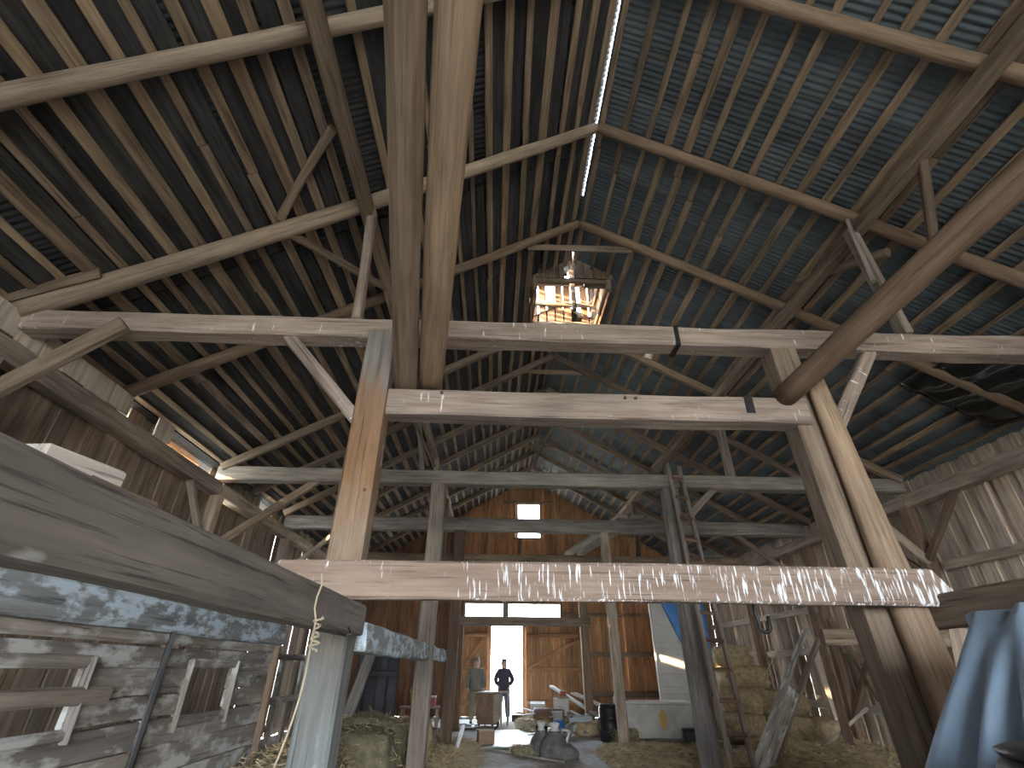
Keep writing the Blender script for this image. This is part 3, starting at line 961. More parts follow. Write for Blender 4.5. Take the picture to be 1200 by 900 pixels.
timber('cross_bar', None, None, (cx0 - 0.05, 7.6, 8.62), (1.35, 7.65, 8.66), 0.10, 0.13, M['log_dark'], cu)
timber('cross_bar', None, None, (cx0, 8.2, 8.92), (cx1, 8.2, 8.9), 0.10, 0.12, M['log_dark'], cu)
timber('cross_bar', None, None, (1.68, 7.6, 8.45), (cx1 + 0.05, 7.6, 8.45), 0.12, 0.40, M['rafter'], cu)
timber('cross_bar', None, None, (1.55, 8.1, 8.05), (1.52, 8.1, 9.9), 0.10, 0.10, M['log_dark'], cu)

# ------------------------------------------------------------------ limewashed stall on the left
XS = -2.6
st = empty('stall', (XS, 4.5, 0), 'limewashed board stall with two openings left under the huge beam', 'stall')
timber('top_rail', 'bluish flaking limewash', None, (XS, 0.5, 1.84), (XS, 6.85, 1.84), 0.10, 0.22, M['white_rail'], st, jit=0.006)
timber('second_rail', None, None, (XS + 0.02, 0.5, 1.69), (XS + 0.02, 6.9, 1.69), 0.05, 0.075, M['white_board'], st)


def stall_board(y0, y1, z0, z1, dx=0.0):
    zc = (z0 + z1) / 2
    timber('board', None, None, (XS + dx, y0, zc), (XS + dx, y1, zc), 0.035, z1 - z0 - 0.008, M['white_board'], st, bev=0.005, jit=0.003)


stall_board(0.5, 6.65, 1.50, 1.65)
for z0, z1 in ((1.32, 1.50), (1.17, 1.32)):
    stall_board(0.5, 2.2, z0, z1)
    stall_board(3.67, 4.92, z0, z1, 0.004)
    stall_board(5.73, 6.65, z0, z1)
for k, (z0, z1) in enumerate(((0.98, 1.16), (0.78, 0.98), (0.58, 0.78), (0.38, 0.58), (0.18, 0.38), (0.0, 0.18))):
    stall_board(0.5, 4.45, z0, z1, 0.003 * (k % 2))
    stall_board(4.47, 6.65, z0, z1, 0.004 * ((k + 1) % 2))
timber('bar', 'dark grey bar across the nearer opening', None, (XS + 0.05, 1.7, 1.345), (XS + 0.05, 3.95, 1.345), 0.04, 0.10, M['beam_grey'], st)
timber('seam_pole', 'black seam pole', None, (XS + 0.05, 4.47, 0), (XS + 0.05, 4.47, 1.75), 0.05, 0.05, M['iron'], st)
for y0, y1, za, zb in ((4.90, 5.75, 1.13, 1.50), (2.2, 3.70, 1.16, 1.50)):
    timber('jamb', None, None, (XS + 0.03, y0, zb + 0.03), (XS + 0.03, y1, zb + 0.03), 0.03, 0.07, M['white_board'], st)
    timber('jamb', None, None, (XS + 0.03, y0, za - 0.02), (XS + 0.03, y1, za - 0.02), 0.03, 0.07, M['white_board'], st)
for y in (4.90, 5.75):
    timber('jamb', None, None, (XS + 0.03, y, 1.05), (XS + 0.03, y, 1.56), 0.07, 0.03, M['white_board'], st)
for y in (2.2, 3.70):
    timber('jamb', None, None, (XS + 0.03, y, 1.10), (XS + 0.03, y, 1.56), 0.07, 0.03, M['white_board'], st)
timber('end_post', None, None, (XS + 0.03, 6.68, 0), (XS + 0.03, 6.68, 1.72), 0.10, 0.08, M['log'], st)
timber('jamb', None, None, (XS + 0.03, 6.68 + 0.0, 0.9), (XS + 0.03, 6.9, 0.9), 0.05, 0.05, M['white_board'], st)
# broken partition behind the stall end
pt = empty('partition', (XS, 8.2, 0), 'gappy low board partition beyond the limewashed stall', 'partition')
for k, y in enumerate((7.05, 7.35, 7.8, 8.15, 8.7, 9.0)):
    timber('board', None, None, (XS - 0.1, y, 0), (XS - 0.1, y, 1.66 - 0.05 * (k % 3)), 0.17, 0.025, M['white_board'] if k % 2 else M['wall'], pt, up=(1, 0, 0))
for z in (1.15, 1.62):
    timber('rail', None, None, (XS - 0.06, 6.8, z), (XS - 0.06, 9.3, z), 0.04, 0.07, M['white_board'], pt)
# inner back boards of the stall
ib = empty('board_partition', (-4.0, 4, 0), 'dim upright boards inside the stall seen through its openings', 'partition')
plank_wall(ib, 'y', -3.7, 1.0, 8.2, 0, 1.68, M['wall'], 0.24, seed=51, gap=0.03)

# ------------------------------------------------------------------ rope, hook
rp0 = at(377, 672, X=-1.03)
kn = at(366, 742, X=-1.03)
pts = [rp0]
for k in range(1, 6):
    t = k / 5
    pts.append(rp0.lerp(kn, t) + V((0.012 * math.sin(9 * t), 0.0, 0)))
end = V((kn.x - 0.10, kn.y - 0.12, 0.55))
for k in range(1, 12):
    t = k / 11
    pts.append(kn.lerp(end, t) + V((0.03 * math.sin(5 * t), 0.02 * math.sin(7 * t), 0)))
ro = tube_obj('rope', pts, 0.006, M['rope'])
tag(ro, 'thin tan rope knotted round the huge left beam and hanging down', 'rope')
kp = []
for k in range(30):
    a = k * 0.9
    kp.append(kn + V((0.02 + 0.022 * math.cos(a), 0.022 * math.sin(a * 1.3), -0.09 + 0.006 * k)))
tube_obj('knot', kp, 0.007, M['rope'], ro)
hp = at(882, 706, Y=4.36)
pts = [hp + V((0, 0, 0.02)), hp + V((0.0, 0, -0.08)), hp + V((0.012, 0, -0.17))]
for k in range(1, 8):
    a = math.pi * k / 8
    pts.append(hp + V((0.058 - 0.046 * math.cos(a), 0, -0.17 - 0.05 * math.sin(a))))
pts.append(hp + V((0.10, 0, -0.10)))
tag(tube_obj('hook', pts, 0.016, M['iron'], res=8), 'black iron hook hanging under the splashed plank beam', 'hook')
tag(tube_obj('hook', [at(408, 735, X=-1.02), at(411, 742, X=-1.0), at(405, 745, X=-1.0), at(396, 742, X=-1.02)], 0.008, M['iron']), 'small dark iron hook on the end of the huge left beam', 'hook')

# ------------------------------------------------------------------ ladder
ld = empty('ladder', (3.55, 9.0, 0), 'old wooden ladder leaning on the second tie beam', 'ladder')
A0, A1 = V((3.42, 8.55, 0.0)), V((3.42, 9.22, 5.1))
B0, B1 = V((3.74, 8.55, 0.0)), V((3.64, 9.22, 5.05))
timber('rail', None, None, A0, A1, 0.07, 0.09, M['beam_grey'], ld)
timber('rail', None, None, B0, B1, 0.07, 0.09, M['beam'], ld)
for k in range(12):
    t = 0.06 + k * 0.08
    pa, pb = A0.lerp(A1, t), B0.lerp(B1, t)
    timber('rung', None, None, pa + V((0, -0.04, 0)), pb + V((0, -0.04, 0)), 0.03, 0.06, M['log_dark'], ld, bev=0.008, jit=0.002)

# ------------------------------------------------------------------ leaning planks at the right
lp = empty('leaning_trough', (6.0, 10.5, 0), 'long narrow wooden trough leaning steeply before the right wall', 'trough')
q0, q1 = at(900, 888, Y=10.4), at(952, 742, Y=11.0)
dirv = (q1 - q0).normalized()
q0 = q0 - dirv * (q0.z / dirv.z)
sidev = V((0, 1, 0)).cross(dirv).normalized()
timber('side', None, None, q0 - sidev * 0.14, q1 - sidev * 0.14 - dirv * 0.05, 0.05, 0.2, M['white_board'], lp, up=(0, 1, 0))
timber('side', 'dark inner side', None, q0 + sidev * 0.14, q1 + sidev * 0.14, 0.05, 0.2, M['wall_dark'], lp, up=(0, 1, 0))
qa, qb = q0, q0.lerp(q1, 0.55)
timber('bottom', None, None, qa + V((0, -0.05, 0)), qb + V((0, -0.07, 0)), 0.25, 0.03, M['white_board'], lp, up=(0, 1, 0))
timber('loose_board', 'thin pale board leaning behind the steep trough', 'board', at(995, 880, Z=0.0), at(940, 720, X=8.1), 0.16, 0.03, M['pale_plank'])
timber('loose_board', 'dark brown board leaning right of the steep trough', 'board', at(1005, 905, Z=0.0), at(948, 705, X=8.0), 0.16, 0.05, M['log_dark'])
timber('stick', 'short pale pole propped against the low right girt', 'stick', at(962, 880, Z=0.25), at(1016, 830, Y=11.6), 0.07, 0.05, M['pale_plank'])
log('stick', 'very thin pale rod leaning on the right wall by the hay', 'stick', at(856, 866, Z=0.02), at(912, 758, X=8.1), 0.018, 0.012, M['pale_plank'], sides=8)
for k, (a, b_, lab) in enumerate((((1118, 735), (1108, 830), 'left of two upright boards under the dark right beam'), ((1133, 738), (1118, 850), 'right of two upright boards under the dark right beam'))):
    pa, pb = at(*a, Y=5.6), at(*b_, Y=5.6)
    timber('prop_board', lab, 'board', (pb.x, pb.y, 0.0), pa, 0.13, 0.05, M['beam'])
timber('low_beam', 'low grey beam on the right beyond the round post', 'beam', (4.5, 7.4, 1.92), (8.1, 7.0, 1.92), 0.16, 0.20, M['wall_dark'])

# ------------------------------------------------------------------ hay
def straw_tris(pts, n, rnd, ln=0.16, w=0.005, lift=0.02):
    vs_, fs = [], []
    for _ in range(n):
        p = rnd.choice(pts) + V((rnd.uniform(-.08, .08), rnd.uniform(-.08, .08), rnd.uniform(0, lift)))
        d = V((rnd.gauss(0, 1), rnd.gauss(0, 1), rnd.gauss(0, 0.45))).normalized() * ln * rnd.uniform(0.4, 1.2)
        c = d.cross(V((rnd.gauss(0, 1), rnd.gauss(0, 1), rnd.gauss(0, 1)))).normalized() * w
        k = len(vs_)
        vs_ += [p - d / 2 - c, p - d / 2 + c, p + d / 2]
        fs.append((k, k + 1, k + 2))
    return vs_, fs


def hay_heap(name, label, x0, x1, y0, y1, hmax, mat, seed, blades=3500):
    rnd = random.Random(seed)
    nx = ny = 34
    vs_ = []
    for j in range(ny + 1):
        for i in range(nx + 1):
            u, v = i / nx * 2 - 1, j / ny * 2 - 1
            x, y = x0 + (x1 - x0) * i / nx, y0 + (y1 - y0) * j / ny
            e = max(0.0, 1 - (abs(u) ** 2.6 + abs(v) ** 2.6))
            h = hmax * (e ** 0.6) * (0.75 + 0.5 * noise.noise(V((x * 1.3, y * 1.3, seed)))) + 0.07 * noise.noise(V((x * 4, y * 4, seed))) * min(1, e * 3)
            vs_.append(V((x, y, max(h, -0.02) if e > 0 else -0.03)))
    fs = []
    for j in range(ny):
        for i in range(nx):
            a = j * (nx + 1) + i
            fs.append((a, a + 1, a + nx + 2, a + nx + 1))
    top = [p for p in vs_ if p.z > 0.02]
    me = mesh_from(name, vs_, fs, True)
    sv, sf = straw_tris(top, blades, rnd)
    me2 = bpy.data.meshes.new(name)
    k = len(vs_)
    me2.from_pydata([tuple(p) for p in vs_] + [tuple(p) for p in sv], [], [tuple(p.vertices) for p in me.polygons] + [tuple(i + k for i in f) for f in sf])
    me2.materials.append(mat)
    me2.materials.append(M['straw'])
    nf = len(fs)
    for p in me2.polygons:
        if p.index >= nf:
            p.material_index = 1
        else:
            p.use_smooth = True
    o = new_obj(name, me2)
    return tag(o, label, 'hay', None, 'stuff')


hay_heap('hay_heap', 'dark old hay heaped against the limewashed stall', -3.0, -1.35, 5.2, 8.4, 0.95, M['hay_green'], 3)
hay_heap('hay_heap', 'loose hay spread along the right wall floor', 4.6, 8.1, 8.8, 13.0, 0.42, M['hay'], 5, 5000)
hay_heap('straw_litter', 'trampled straw litter between the right posts', 2.1, 5.4, 9.6, 13.9, 0.16, M['hay'], 8, 7000)
hay_heap('straw_litter', 'trampled straw litter left of the aisle', -2.6, -0.1, 9.5, 15.0, 0.14, M['hay'], 9, 7000)


def bale(label, loc, sx, sy, sz, mat, seed, rz=0.0, rnd_k=0.16, group=None, blades=500, tilt=0.0):
    rnd = random.Random(seed)
    bm = bmesh.new()
    bmesh.ops.create_cube(bm, size=2.0)
    bmesh.ops.subdivide_edges(bm, edges=bm.edges[:], cuts=7, use_grid_fill=True)
    for v in bm.verts:
        p = v.co.copy()
        q = p.normalized() * 1.18
        p = p.lerp(q, 0.5)
        n_ = noise.noise(p * 1.6 + V((seed * 7.7, 0, 0))) * rnd_k + noise.noise(p * 4 + V((seed * 3.3, 2, 0))) * rnd_k * 0.5
        p *= 1 + n_
        v.co = V((p.x * sx / 2, p.y * sy / 2, p.z * sz / 2 + sz / 2))
    vs_ = [v.co.copy() for v in bm.verts]
    fs = [tuple(v.index for v in f.verts) for f in bm.faces]
    bm.free()
    sv, sf = straw_tris(vs_, blades, rnd, 0.14, 0.004, 0.02)
    k = len(vs_)
    me = bpy.data.meshes.new('hay_bale')
    me.from_pydata([tuple(p) for p in vs_ + sv], [], fs + [tuple(i + k for i in f) for f in sf])
    me.materials.append(mat)
    me.materials.append(M['straw'])
    for p in me.polygons:
        if p.index >= len(fs):
            p.material_index = 1
        else:
            p.use_smooth = True
    o = new_obj('hay_bale', me, None, Matrix.Translation(V(loc)) @ Matrix.Rotation(rz, 4, 'Z') @ Matrix.Rotation(tilt, 4, 'X'))
    return tag(o, label, 'hay bale', group)


G1 = 'hay bales stacked by the right wall'
bale('bottom left hay bale of the right stack, beside the ladder', (6.15, 14.3, 0), 1.1, 1.0, 0.62, M['hay'], 1, 0.3, group=G1)
bale('bottom middle hay bale of the right stack', (7.05, 14.0, 0), 1.0, 1.0, 0.6, M['hay'], 2, -0.2, group=G1)
bale('bottom right hay bale of the right stack, against the wall', (7.75, 13.7, 0), 0.8, 1.1, 0.55, M['hay'], 3, 0.1, group=G1)
bale('second-row left hay bale of the right stack', (6.25, 14.5, 0.58), 1.0, 0.95, 0.6, M['hay'], 4, -0.3, group=G1)
bale('second-row right hay bale of the right stack', (7.2, 14.3, 0.55), 1.0, 0.9, 0.55, M['hay'], 5, 0.4, group=G1)
bale('third-row hay bale of the right stack, sunlit on its left', (6.45, 14.6, 1.12), 1.1, 0.9, 0.5, M['hay'], 6, 0.2, group=G1)
bale('topmost hay bale of the right stack, curled over', (6.35, 14.7, 1.56), 0.85, 0.8, 0.5, M['hay'], 7, -0.4, rnd_k=0.25, group=G1)
G2 = 'hay bales behind the left posts'
bale('large greenish hay bale between the first and second left posts', (-1.75, 8.0, 0.0), 0.95, 1.1, 0.82, M['hay_green'], 11, 0.1, 0.08, G2)
bale('hay bale behind the large greenish one', (-1.9, 9.5, 0.0), 1.0, 0.9, 0.85, M['hay_green'], 12, -0.2, 0.12, G2)
bale('brownish hay bale farther back beside the second left post', (-1.6, 10.8, 0.0), 1.0, 0.9, 0.7, M['hay'], 13, 0.3, 0.14, G2)
bale('small hay bale at the foot of the third left post', (-1.45, 12.3, 0.0), 0.7, 0.7, 0.45, M['hay_green'], 14, 0.0, 0.14, G2)
bale('hay clump lying at the foot of the black barrel', (3.15, 13.75, 0.0), 0.5, 0.4, 0.3, M['hay_green'], 15, 0.0, 0.2)
bale('hay clump at the foot of the fourth right post', (2.55, 15.6, 0.0), 0.7, 0.6, 0.32, M['hay'], 16, 0.0, 0.2)

# ------------------------------------------------------------------ things on the left side
pn = empty('dark_panel', (-2.3, 12, 0), 'dark slate coloured plank door leaning behind the left posts', 'door')
for k in range(4):
    timber('plank', None, None, (-2.75 + 0.22 * k, 12.1, 0), (-2.75 + 0.22 * k, 12.1, 1.80), 0.21, 0.03, M['navy'], pn, up=(0, 1, 0))
timber('ledge', None, None, (-2.85, 12.06, 1.4), (-2.0, 12.06, 1.4), 0.03, 0.12, M['navy'], pn)
timber('loose_board', 'pale grey board leaning beside the dark plank door', 'board', (-2.75, 10.5, 0), (-2.35, 10.9, 1.75), 0.20, 0.03, M['beam_grey'], up=(0, 1, 0))
timber('loose_board', 'pale board standing before the yellow bucket', 'board', (-2.95, 9.9, 0), (-2.85, 10.1, 1.8), 0.18, 0.03, M['wall'], up=(0, 1, 0))


def bucket(label, loc, r, h, mat, handle=True):
    b = empty('bucket', loc, label, 'bucket')
    Mx = Matrix.Translation(V(loc))
    new_obj('body', lathe_mesh([(r * 0.78, 0), (r, h), (r * 1.04, h), (r * 1.04, h - 0.015), (r * 0.97, h - 0.015), (r * 0.76, 0.02)]), mat, Mx, b)
    if handle:
        pts = [V(loc) + V((r * math.cos(a), 0, h + r * 0.75 * math.sin(a))) for a in [math.pi * k / 10 for k in range(11)]]
        tube_obj('handle', pts, 0.006, M['steel'], b)
    return b


tb = empty('side_table', (-1.75, 13.6, 0), 'rough low bench behind the third left post', 'bench')
timber('top', None, None, (-2.1, 13.6, 0.72), (-1.2, 13.6, 0.72), 0.45, 0.04, M['wall'], tb)
for x in (-2.05, -1.25):
    for y in (13.43, 13.77):
        timber('leg', None, None, (x, y, 0), (x, y, 0.70), 0.05, 0.05, M['wall'], tb)
bucket('yellow bucket on the low bench behind the left posts', (-1.75, 13.55, 0.74), 0.15, 0.30, M['yellow'])
o = empty('crate', (-1.42, 13.5, 0.74), 'faded red box beside the yellow bucket', 'box')
new_obj('body', box_mesh(0.26, 0.24, 0.18, 0.01), M['red'], Matrix.Translation((-1.42, 13.5, 0.74)), o)
new_obj('lid', box_mesh(0.28, 0.26, 0.03, 0.006), M['white_dirty'], Matrix.Translation((-1.42, 13.5, 0.92)), o)
bucket('ochre bucket hanging behind the near left post', (-2.75, 9.55, 1.0), 0.14, 0.26, M['yellow'])

# ------------------------------------------------------------------ blue-white board with tarp, white chest, barrel
PY = 17.2
bd = empty('white_panel', (5.7, PY, 0), 'tall white clapboard panel standing right of the chest, partly sunlit', 'panel')
for k in range(20):
    z = 0.05 + k * 0.17
    timber('clapboard', None, None, (5.05, PY, z + 0.08), (6.35, PY, z + 0.08), 0.02, 0.168, M['white'], bd, bev=0.004, jit=0.001, bow=0.002, spin=R(6))
timber('frame', None, None, (5.05, PY - 0.03, 0), (5.02, PY - 0.03, 3.45), 0.06, 0.08, M['white'], bd)
timber('frame', None, None, (6.36, PY - 0.03, 0), (6.36, PY - 0.03, 3.45), 0.06, 0.08, M['white'], bd)


def drape(name, label, corners, n, mat, sag=0.0, amp=0.04, fold=9, seed=0, cat='tarp'):
    """A hanging cloth between four corners (top-left, top-right, bottom-right, bottom-left)."""
    a, b, c, d = [V(q) for q in corners]
    nrm = (b - a).cross(d - a).normalized()
    vs_, fs = [], []
    for j in range(n + 1):
        for i in range(n + 1):
            u, v = i / n, j / n
            p = a.lerp(b, u).lerp(d.lerp(c, u), v)
            p = p + nrm * (amp * math.sin(u * fold + 1.3 * v + seed) * (0.4 + 0.6 * v) + amp * 0.6 * noise.noise(V((u * 4, v * 3, seed))))
            p = p - V((0, 0, sag * math.sin(math.pi * u) * (1 - 0.3 * v)))
            vs_.append(p)
    for j in range(n):
        for i in range(n):
            k = j * (n + 1) + i
            fs.append((k, k + 1, k + n + 2, k + n + 1))
    me = mesh_from(name, vs_, fs, True)
    o = new_obj(name, me, mat)
    m_ = o.modifiers.new('thick', 'SOLIDIFY')
    m_.thickness = 0.006
    return tag(o, label, cat)


drape('tarp', 'bright blue tarp draped over the top of the white panel', ((5.35, PY - 0.14, 3.5), (6.75, PY - 0.14, 3.5), (6.75, PY - 0.16, 1.7), (5.95, PY - 0.16, 2.0)), 20, M['tarp_blue'], seed=2, amp=0.05)

ch = empty('chest', (4.2, 14.95, 0), 'long white chest with an ochre stain, right of the black barrel', 'chest')
Mx = Matrix.Translation((4.2, 14.95, 0.06))
new_obj('body', box_mesh(1.62, 0.7, 0.70, 0.02), M['white_dirty'], Mx, ch)
new_obj('lid', box_mesh(1.68, 0.76, 0.05, 0.015), M['white'], Matrix.Translation((4.2, 14.95, 0.765)), ch)
for x in (3.5, 4.9):
    for y in (14.7, 15.2):
        new_obj('foot', box_mesh(0.08, 0.08, 0.06), M['rafter'], Matrix.Translation((x, y, 0)), ch)
new_obj('stain', mesh_from('stain', [(0.10 * math.cos(a) * (1 + 0.1 * math.sin(3 * a)), -0.003 * (k % 1), 0.21 * math.sin(a)) for k, a in enumerate([2 * math.pi * k / 16 for k in range(16)])], [tuple(range(16))]), M['yellow'], Matrix.Translation((4.28, 14.595, 0.44)), ch)
o = empty('tool_box', (4.86, 14.40, 0), 'small black box before the right end of the white chest', 'box')
new_obj('body', box_mesh(0.34, 0.22, 0.24, 0.02), M['black'], Matrix.Translation((4.86, 14.40, 0)), o)
new_obj('lid', box_mesh(0.36, 0.24, 0.04, 0.01), M['black'], Matrix.Translation((4.86, 14.40, 0.24)), o)

br = empty('barrel', (2.93, 14.5, 0), 'black plastic barrel behind the third right post', 'barrel')
Mx = Matrix.Translation((2.93, 14.5, 0))
new_obj('body', lathe_mesh([(0.25, 0), (0.27, 0.03), (0.27, 0.2), (0.285, 0.22), (0.27, 0.24), (0.27, 0.46), (0.285, 0.48), (0.27, 0.5), (0.27, 0.68), (0.25, 0.72)], 28), M['black'], Mx, br)
new_obj('lid', lathe_mesh([(0.265, 0.72), (0.265, 0.75), (0.2, 0.765)], 28), M['black'], Mx, br)
bo = empty('bottle', (3.08, 14.45, 0.765), 'white plastic bottle standing on the black barrel', 'bottle')
new_obj('body', lathe_mesh([(0.045, 0), (0.05, 0.01), (0.05, 0.14), (0.02, 0.18), (0.02, 0.2)], 16), M['white'], Matrix.Translation((3.08, 14.45, 0.765)), bo)
new_obj('cap', lathe_mesh([(0.024, 0.2), (0.024, 0.23)], 12), M['tarp_blue'], Matrix.Translation((3.08, 14.45, 0.765)), bo)

# ------------------------------------------------------------------ draped stand at the right edge
def flared_tarp():
    cx, cy = 3.10, 2.66
    vs_, fs = [], []
    n, m_ = 96, 22
    top = 1.78
    for j in range(m_ + 1):
        t = j / m_
        z = top * (1 - t) + 0.02
        for i in range(n):
            a = 2 * math.pi * i / n
            hx, hy = 0.44 + 0.85 * t ** 0.8, 0.30 + 0.55 * t
            ca, sa = math.cos(a), math.sin(a)
            k = 1 / max(abs(ca), abs(sa)) if t < 0.02 else (1 / (abs(ca) ** 5 + abs(sa) ** 5) ** 0.2)
            fold = 1 + (0.06 + 0.08 * t) * math.sin(11 * a + 1.5 * math.sin(2 * a)) * min(1, 4 * t) + 0.05 * noise.noise(V((ca * 2, sa * 2, z * 1.5)))
            vs_.append((cx + hx * ca * k * fold, cy + hy * sa * k * fold, z + 0.05 * noise.noise(V((ca * 3, sa * 3, 4))) * (1 - t)))
    for j in range(m_):
        for i in range(n):
            a0, a1 = j * n + i, j * n + (i + 1) % n
            fs.append((a0, a1, a1 + n, a0 + n))
    c = len(vs_)
    vs_.append((cx, cy, top + 0.05))
    for i in range(n):
        fs.append((i, (i + 1) % n, c))
    o = new_obj('tarp', mesh_from('tarp', vs_, fs, True), M['tarp_pale'])
    return tag(o, 'pale blue tarp draped over a tall stack at the right edge', 'tarp')


flared_tarp()
dr = empty('stand_in_drum', (2.0, 1.92, 0), 'made-up black cylinder filling the bottom right corner before the pale tarp', 'stand_in_drum')  # made up: stands in for a dark blur close to the lens
Mx = Matrix.Translation((2.0, 1.92, 0.1))
new_obj('body', lathe_mesh([(0.27, -0.1), (0.29, 0.03), (0.29, 0.4), (0.305, 0.43), (0.29, 0.46), (0.29, 0.8), (0.305, 0.83), (0.29, 0.86), (0.29, 1.14), (0.26, 1.17)], 32), M['black'], Mx, dr)
new_obj('lid', lathe_mesh([(0.27, 1.17), (0.28, 1.19), (0.24, 1.205)], 32), M['black'], Mx, dr)

# ------------------------------------------------------------------ clutter along the aisle
cb = empty('cabinet', (-0.08, 18.0, 0), 'small wooden cabinet standing before the man in the coat', 'cabinet', rz=R(-28))
Mx = Matrix.Translation((-0.08, 18.0, 0)) @ Matrix.Rotation(R(-28), 4, 'Z')
new_obj('body', box_mesh(0.52, 0.42, 0.80, 0.01), M['brown_card'], Mx @ Matrix.Translation((0, 0, 0.05)), cb)
new_obj('top', box_mesh(0.58, 0.48, 0.035, 0.006), M['white_dirty'], Mx @ Matrix.Translation((0, 0, 0.85)), cb)
new_obj('side_panel', box_mesh(0.014, 0.38, 0.74, 0.003), M['pale_plank'], Mx @ Matrix.Translation((0.265, 0, 0.08)), cb)
for x in (-0.22, 0.22):
    for y in (-0.17, 0.17):
        new_obj('leg', box_mesh(0.05, 0.05, 0.05), M['brown_card'], Mx @ Matrix.Translation((x, y, 0)), cb)
tr = empty('trestle', (0.42, 18.1, 0), 'narrow wooden trestle right of the small cabinet', 'trestle')
for x in (0.30, 0.50):
    for sy in (-1, 1):
        timber('leg', None, None, (x, 18.1 + sy * 0.2, 0), (x, 18.1 + sy * 0.03, 0.84), 0.05, 0.04, M['pale_plank'], tr)
timber('top', None, None, (0.24, 18.1, 0.87), (0.56, 18.1, 0.87), 0.12, 0.05, M['pale_plank'], tr)

timber('pipe', 'white square pipe slanting on the floor left of the aisle', 'pipe', at(532, 886, Z=0.04), at(543, 851, Y=14.2), 0.09, 0.05, M['white'], bev=0.01, jit=0.001, bow=0.002)
bx = empty('engine_box', (-0.12, 13.7, 0), 'small brown wooden box with a handle in the aisle', 'box')
Mx = Matrix.Translation((-0.12, 13.7, 0)) @ Matrix.Rotation(R(12), 4, 'Z')
new_obj('body', box_mesh(0.36, 0.28, 0.27, 0.01), M['brown_card'], Mx, bx)
new_obj('lid', box_mesh(0.38, 0.30, 0.025, 0.006), M['cardboard'], Mx @ Matrix.Translation((0, 0, 0.27)), bx)
tube_obj('handle', [Mx @ V(p) for p in ((0.17, 0, 0.25), (0.28, 0, 0.36), (0.30, 0.02, 0.44))], 0.018, M['iron'], bx)
for k, (a, b_, lab) in enumerate((((540, 872), (660, 893), 'long pale lath lying in front of the brown box'), ((535, 872), (560, 866), 'short pale lath left of the brown box'), ((570, 866), (612, 878), 'thin pale lath right of the brown box'))):
    timber('lath', lab, 'lath', at(*a, Z=0.03), at(*b_, Z=0.03), 0.07, 0.03, M['pale_plank'], bow=0.005)


def flat_sheet(name, label, pts, mat, z=0.03, cat='sheet'):
    me = bpy.data.meshes.new(name)
    n = 14
    a, b, c, d = [V(p) for p in pts]
    vs_, fs = [], []
    for j in range(n + 1):
        for i in range(n + 1):
            u, v = i / n, j / n
            p = a.lerp(b, u).lerp(d.lerp(c, u), v)
            vs_.append((p.x, p.y, z + 0.03 * abs(noise.noise(V((p.x * 3, p.y * 3, 7))))))
    for j in range(n):
        for i in range(n):
            k = j * (n + 1) + i
            fs.append((k, k + 1, k + n + 2, k + n + 1))
    o = new_obj(name, mesh_from(name, vs_, fs, True), mat)
    s_ = o.modifiers.new('thick', 'SOLIDIFY')
    s_.thickness = 0.006
    return tag(o, label, cat)


flat_sheet('plastic_sheet', 'crumpled bluish plastic sheet on the aisle floor', ((-0.2, 12.9, 0), (1.5, 13.1, 0), (1.8, 16.8, 0), (-0.1, 16.4, 0)), M['plastic_sheet'])
flat_sheet('plastic_sheet', 'pale plastic sheet on the floor by the coated man', ((-1.9, 16.9, 0), (-0.5, 17.0, 0), (-0.5, 18.2, 0), (-2.0, 18.0, 0)), M['plastic_sheet'])


def sack(label, loc, r, h, mat, seed, neck=True):
    s_ = empty('sack', loc, label, 'sack')
    vs_, fs = [], []
    n, m_ = 22, 12
    for j in range(m_ + 1):
        t = j / m_
        rr = r * (0.95 + 0.3 * math.sin(t * 2.6)) * (1 - 0.62 * t ** 1.6)
        for i in range(n):
            a = 2 * math.pi * i / n
            k = 1 + 0.20 * noise.noise(V((math.cos(a) * 1.5 + seed * 5, math.sin(a) * 1.5, t * 2)))
            vs_.append((rr * k * math.cos(a) + 0.06 * t * math.sin(seed), rr * k * math.sin(a), h * t))
    for j in range(m_):
        for i in range(n):
            a0, a1 = j * n + i, j * n + (i + 1) % n
            fs.append((a0, a1, a1 + n, a0 + n))
    fs.append(tuple(range(n - 1, -1, -1)))
    fs.append(tuple(range(m_ * n, m_ * n + n)))
    new_obj('body', mesh_from('sack', vs_, fs, True), mat, Matrix.Translation(V(loc)), s_)
    if neck:
        new_obj('neck', lathe_mesh([(r * 0.42, 0), (r * 0.30, 0.05), (r * 0.45, 0.12), (r * 0.40, 0.13)], 14), M['white_dirty'], Matrix.Translation(V(loc) + V((0.06 * math.sin(seed), 0, h))), s_)
    return s_


GS = 'grey sacks on the straw'
for args in (('left grey sack with pale neck in mid aisle', (0.98, 12.25, 0), 0.20, 0.42, M['grey_sack'], 1), ('middle dark grey sack, the biggest in mid aisle', (1.22, 11.95, 0), 0.25, 0.44, M['grey_sack'], 2),
             ('right slumped dark grey sack in mid aisle', (1.46, 11.9, 0), 0.25, 0.24, M['grey_sack'], 3, False)):
    sack(*args)['group'] = GS
bale('low brown hay clump left of the grey sacks', (0.72, 12.3, 0.0), 0.55, 0.4, 0.16, M['hay_green'], 17, 0.0, 0.2)

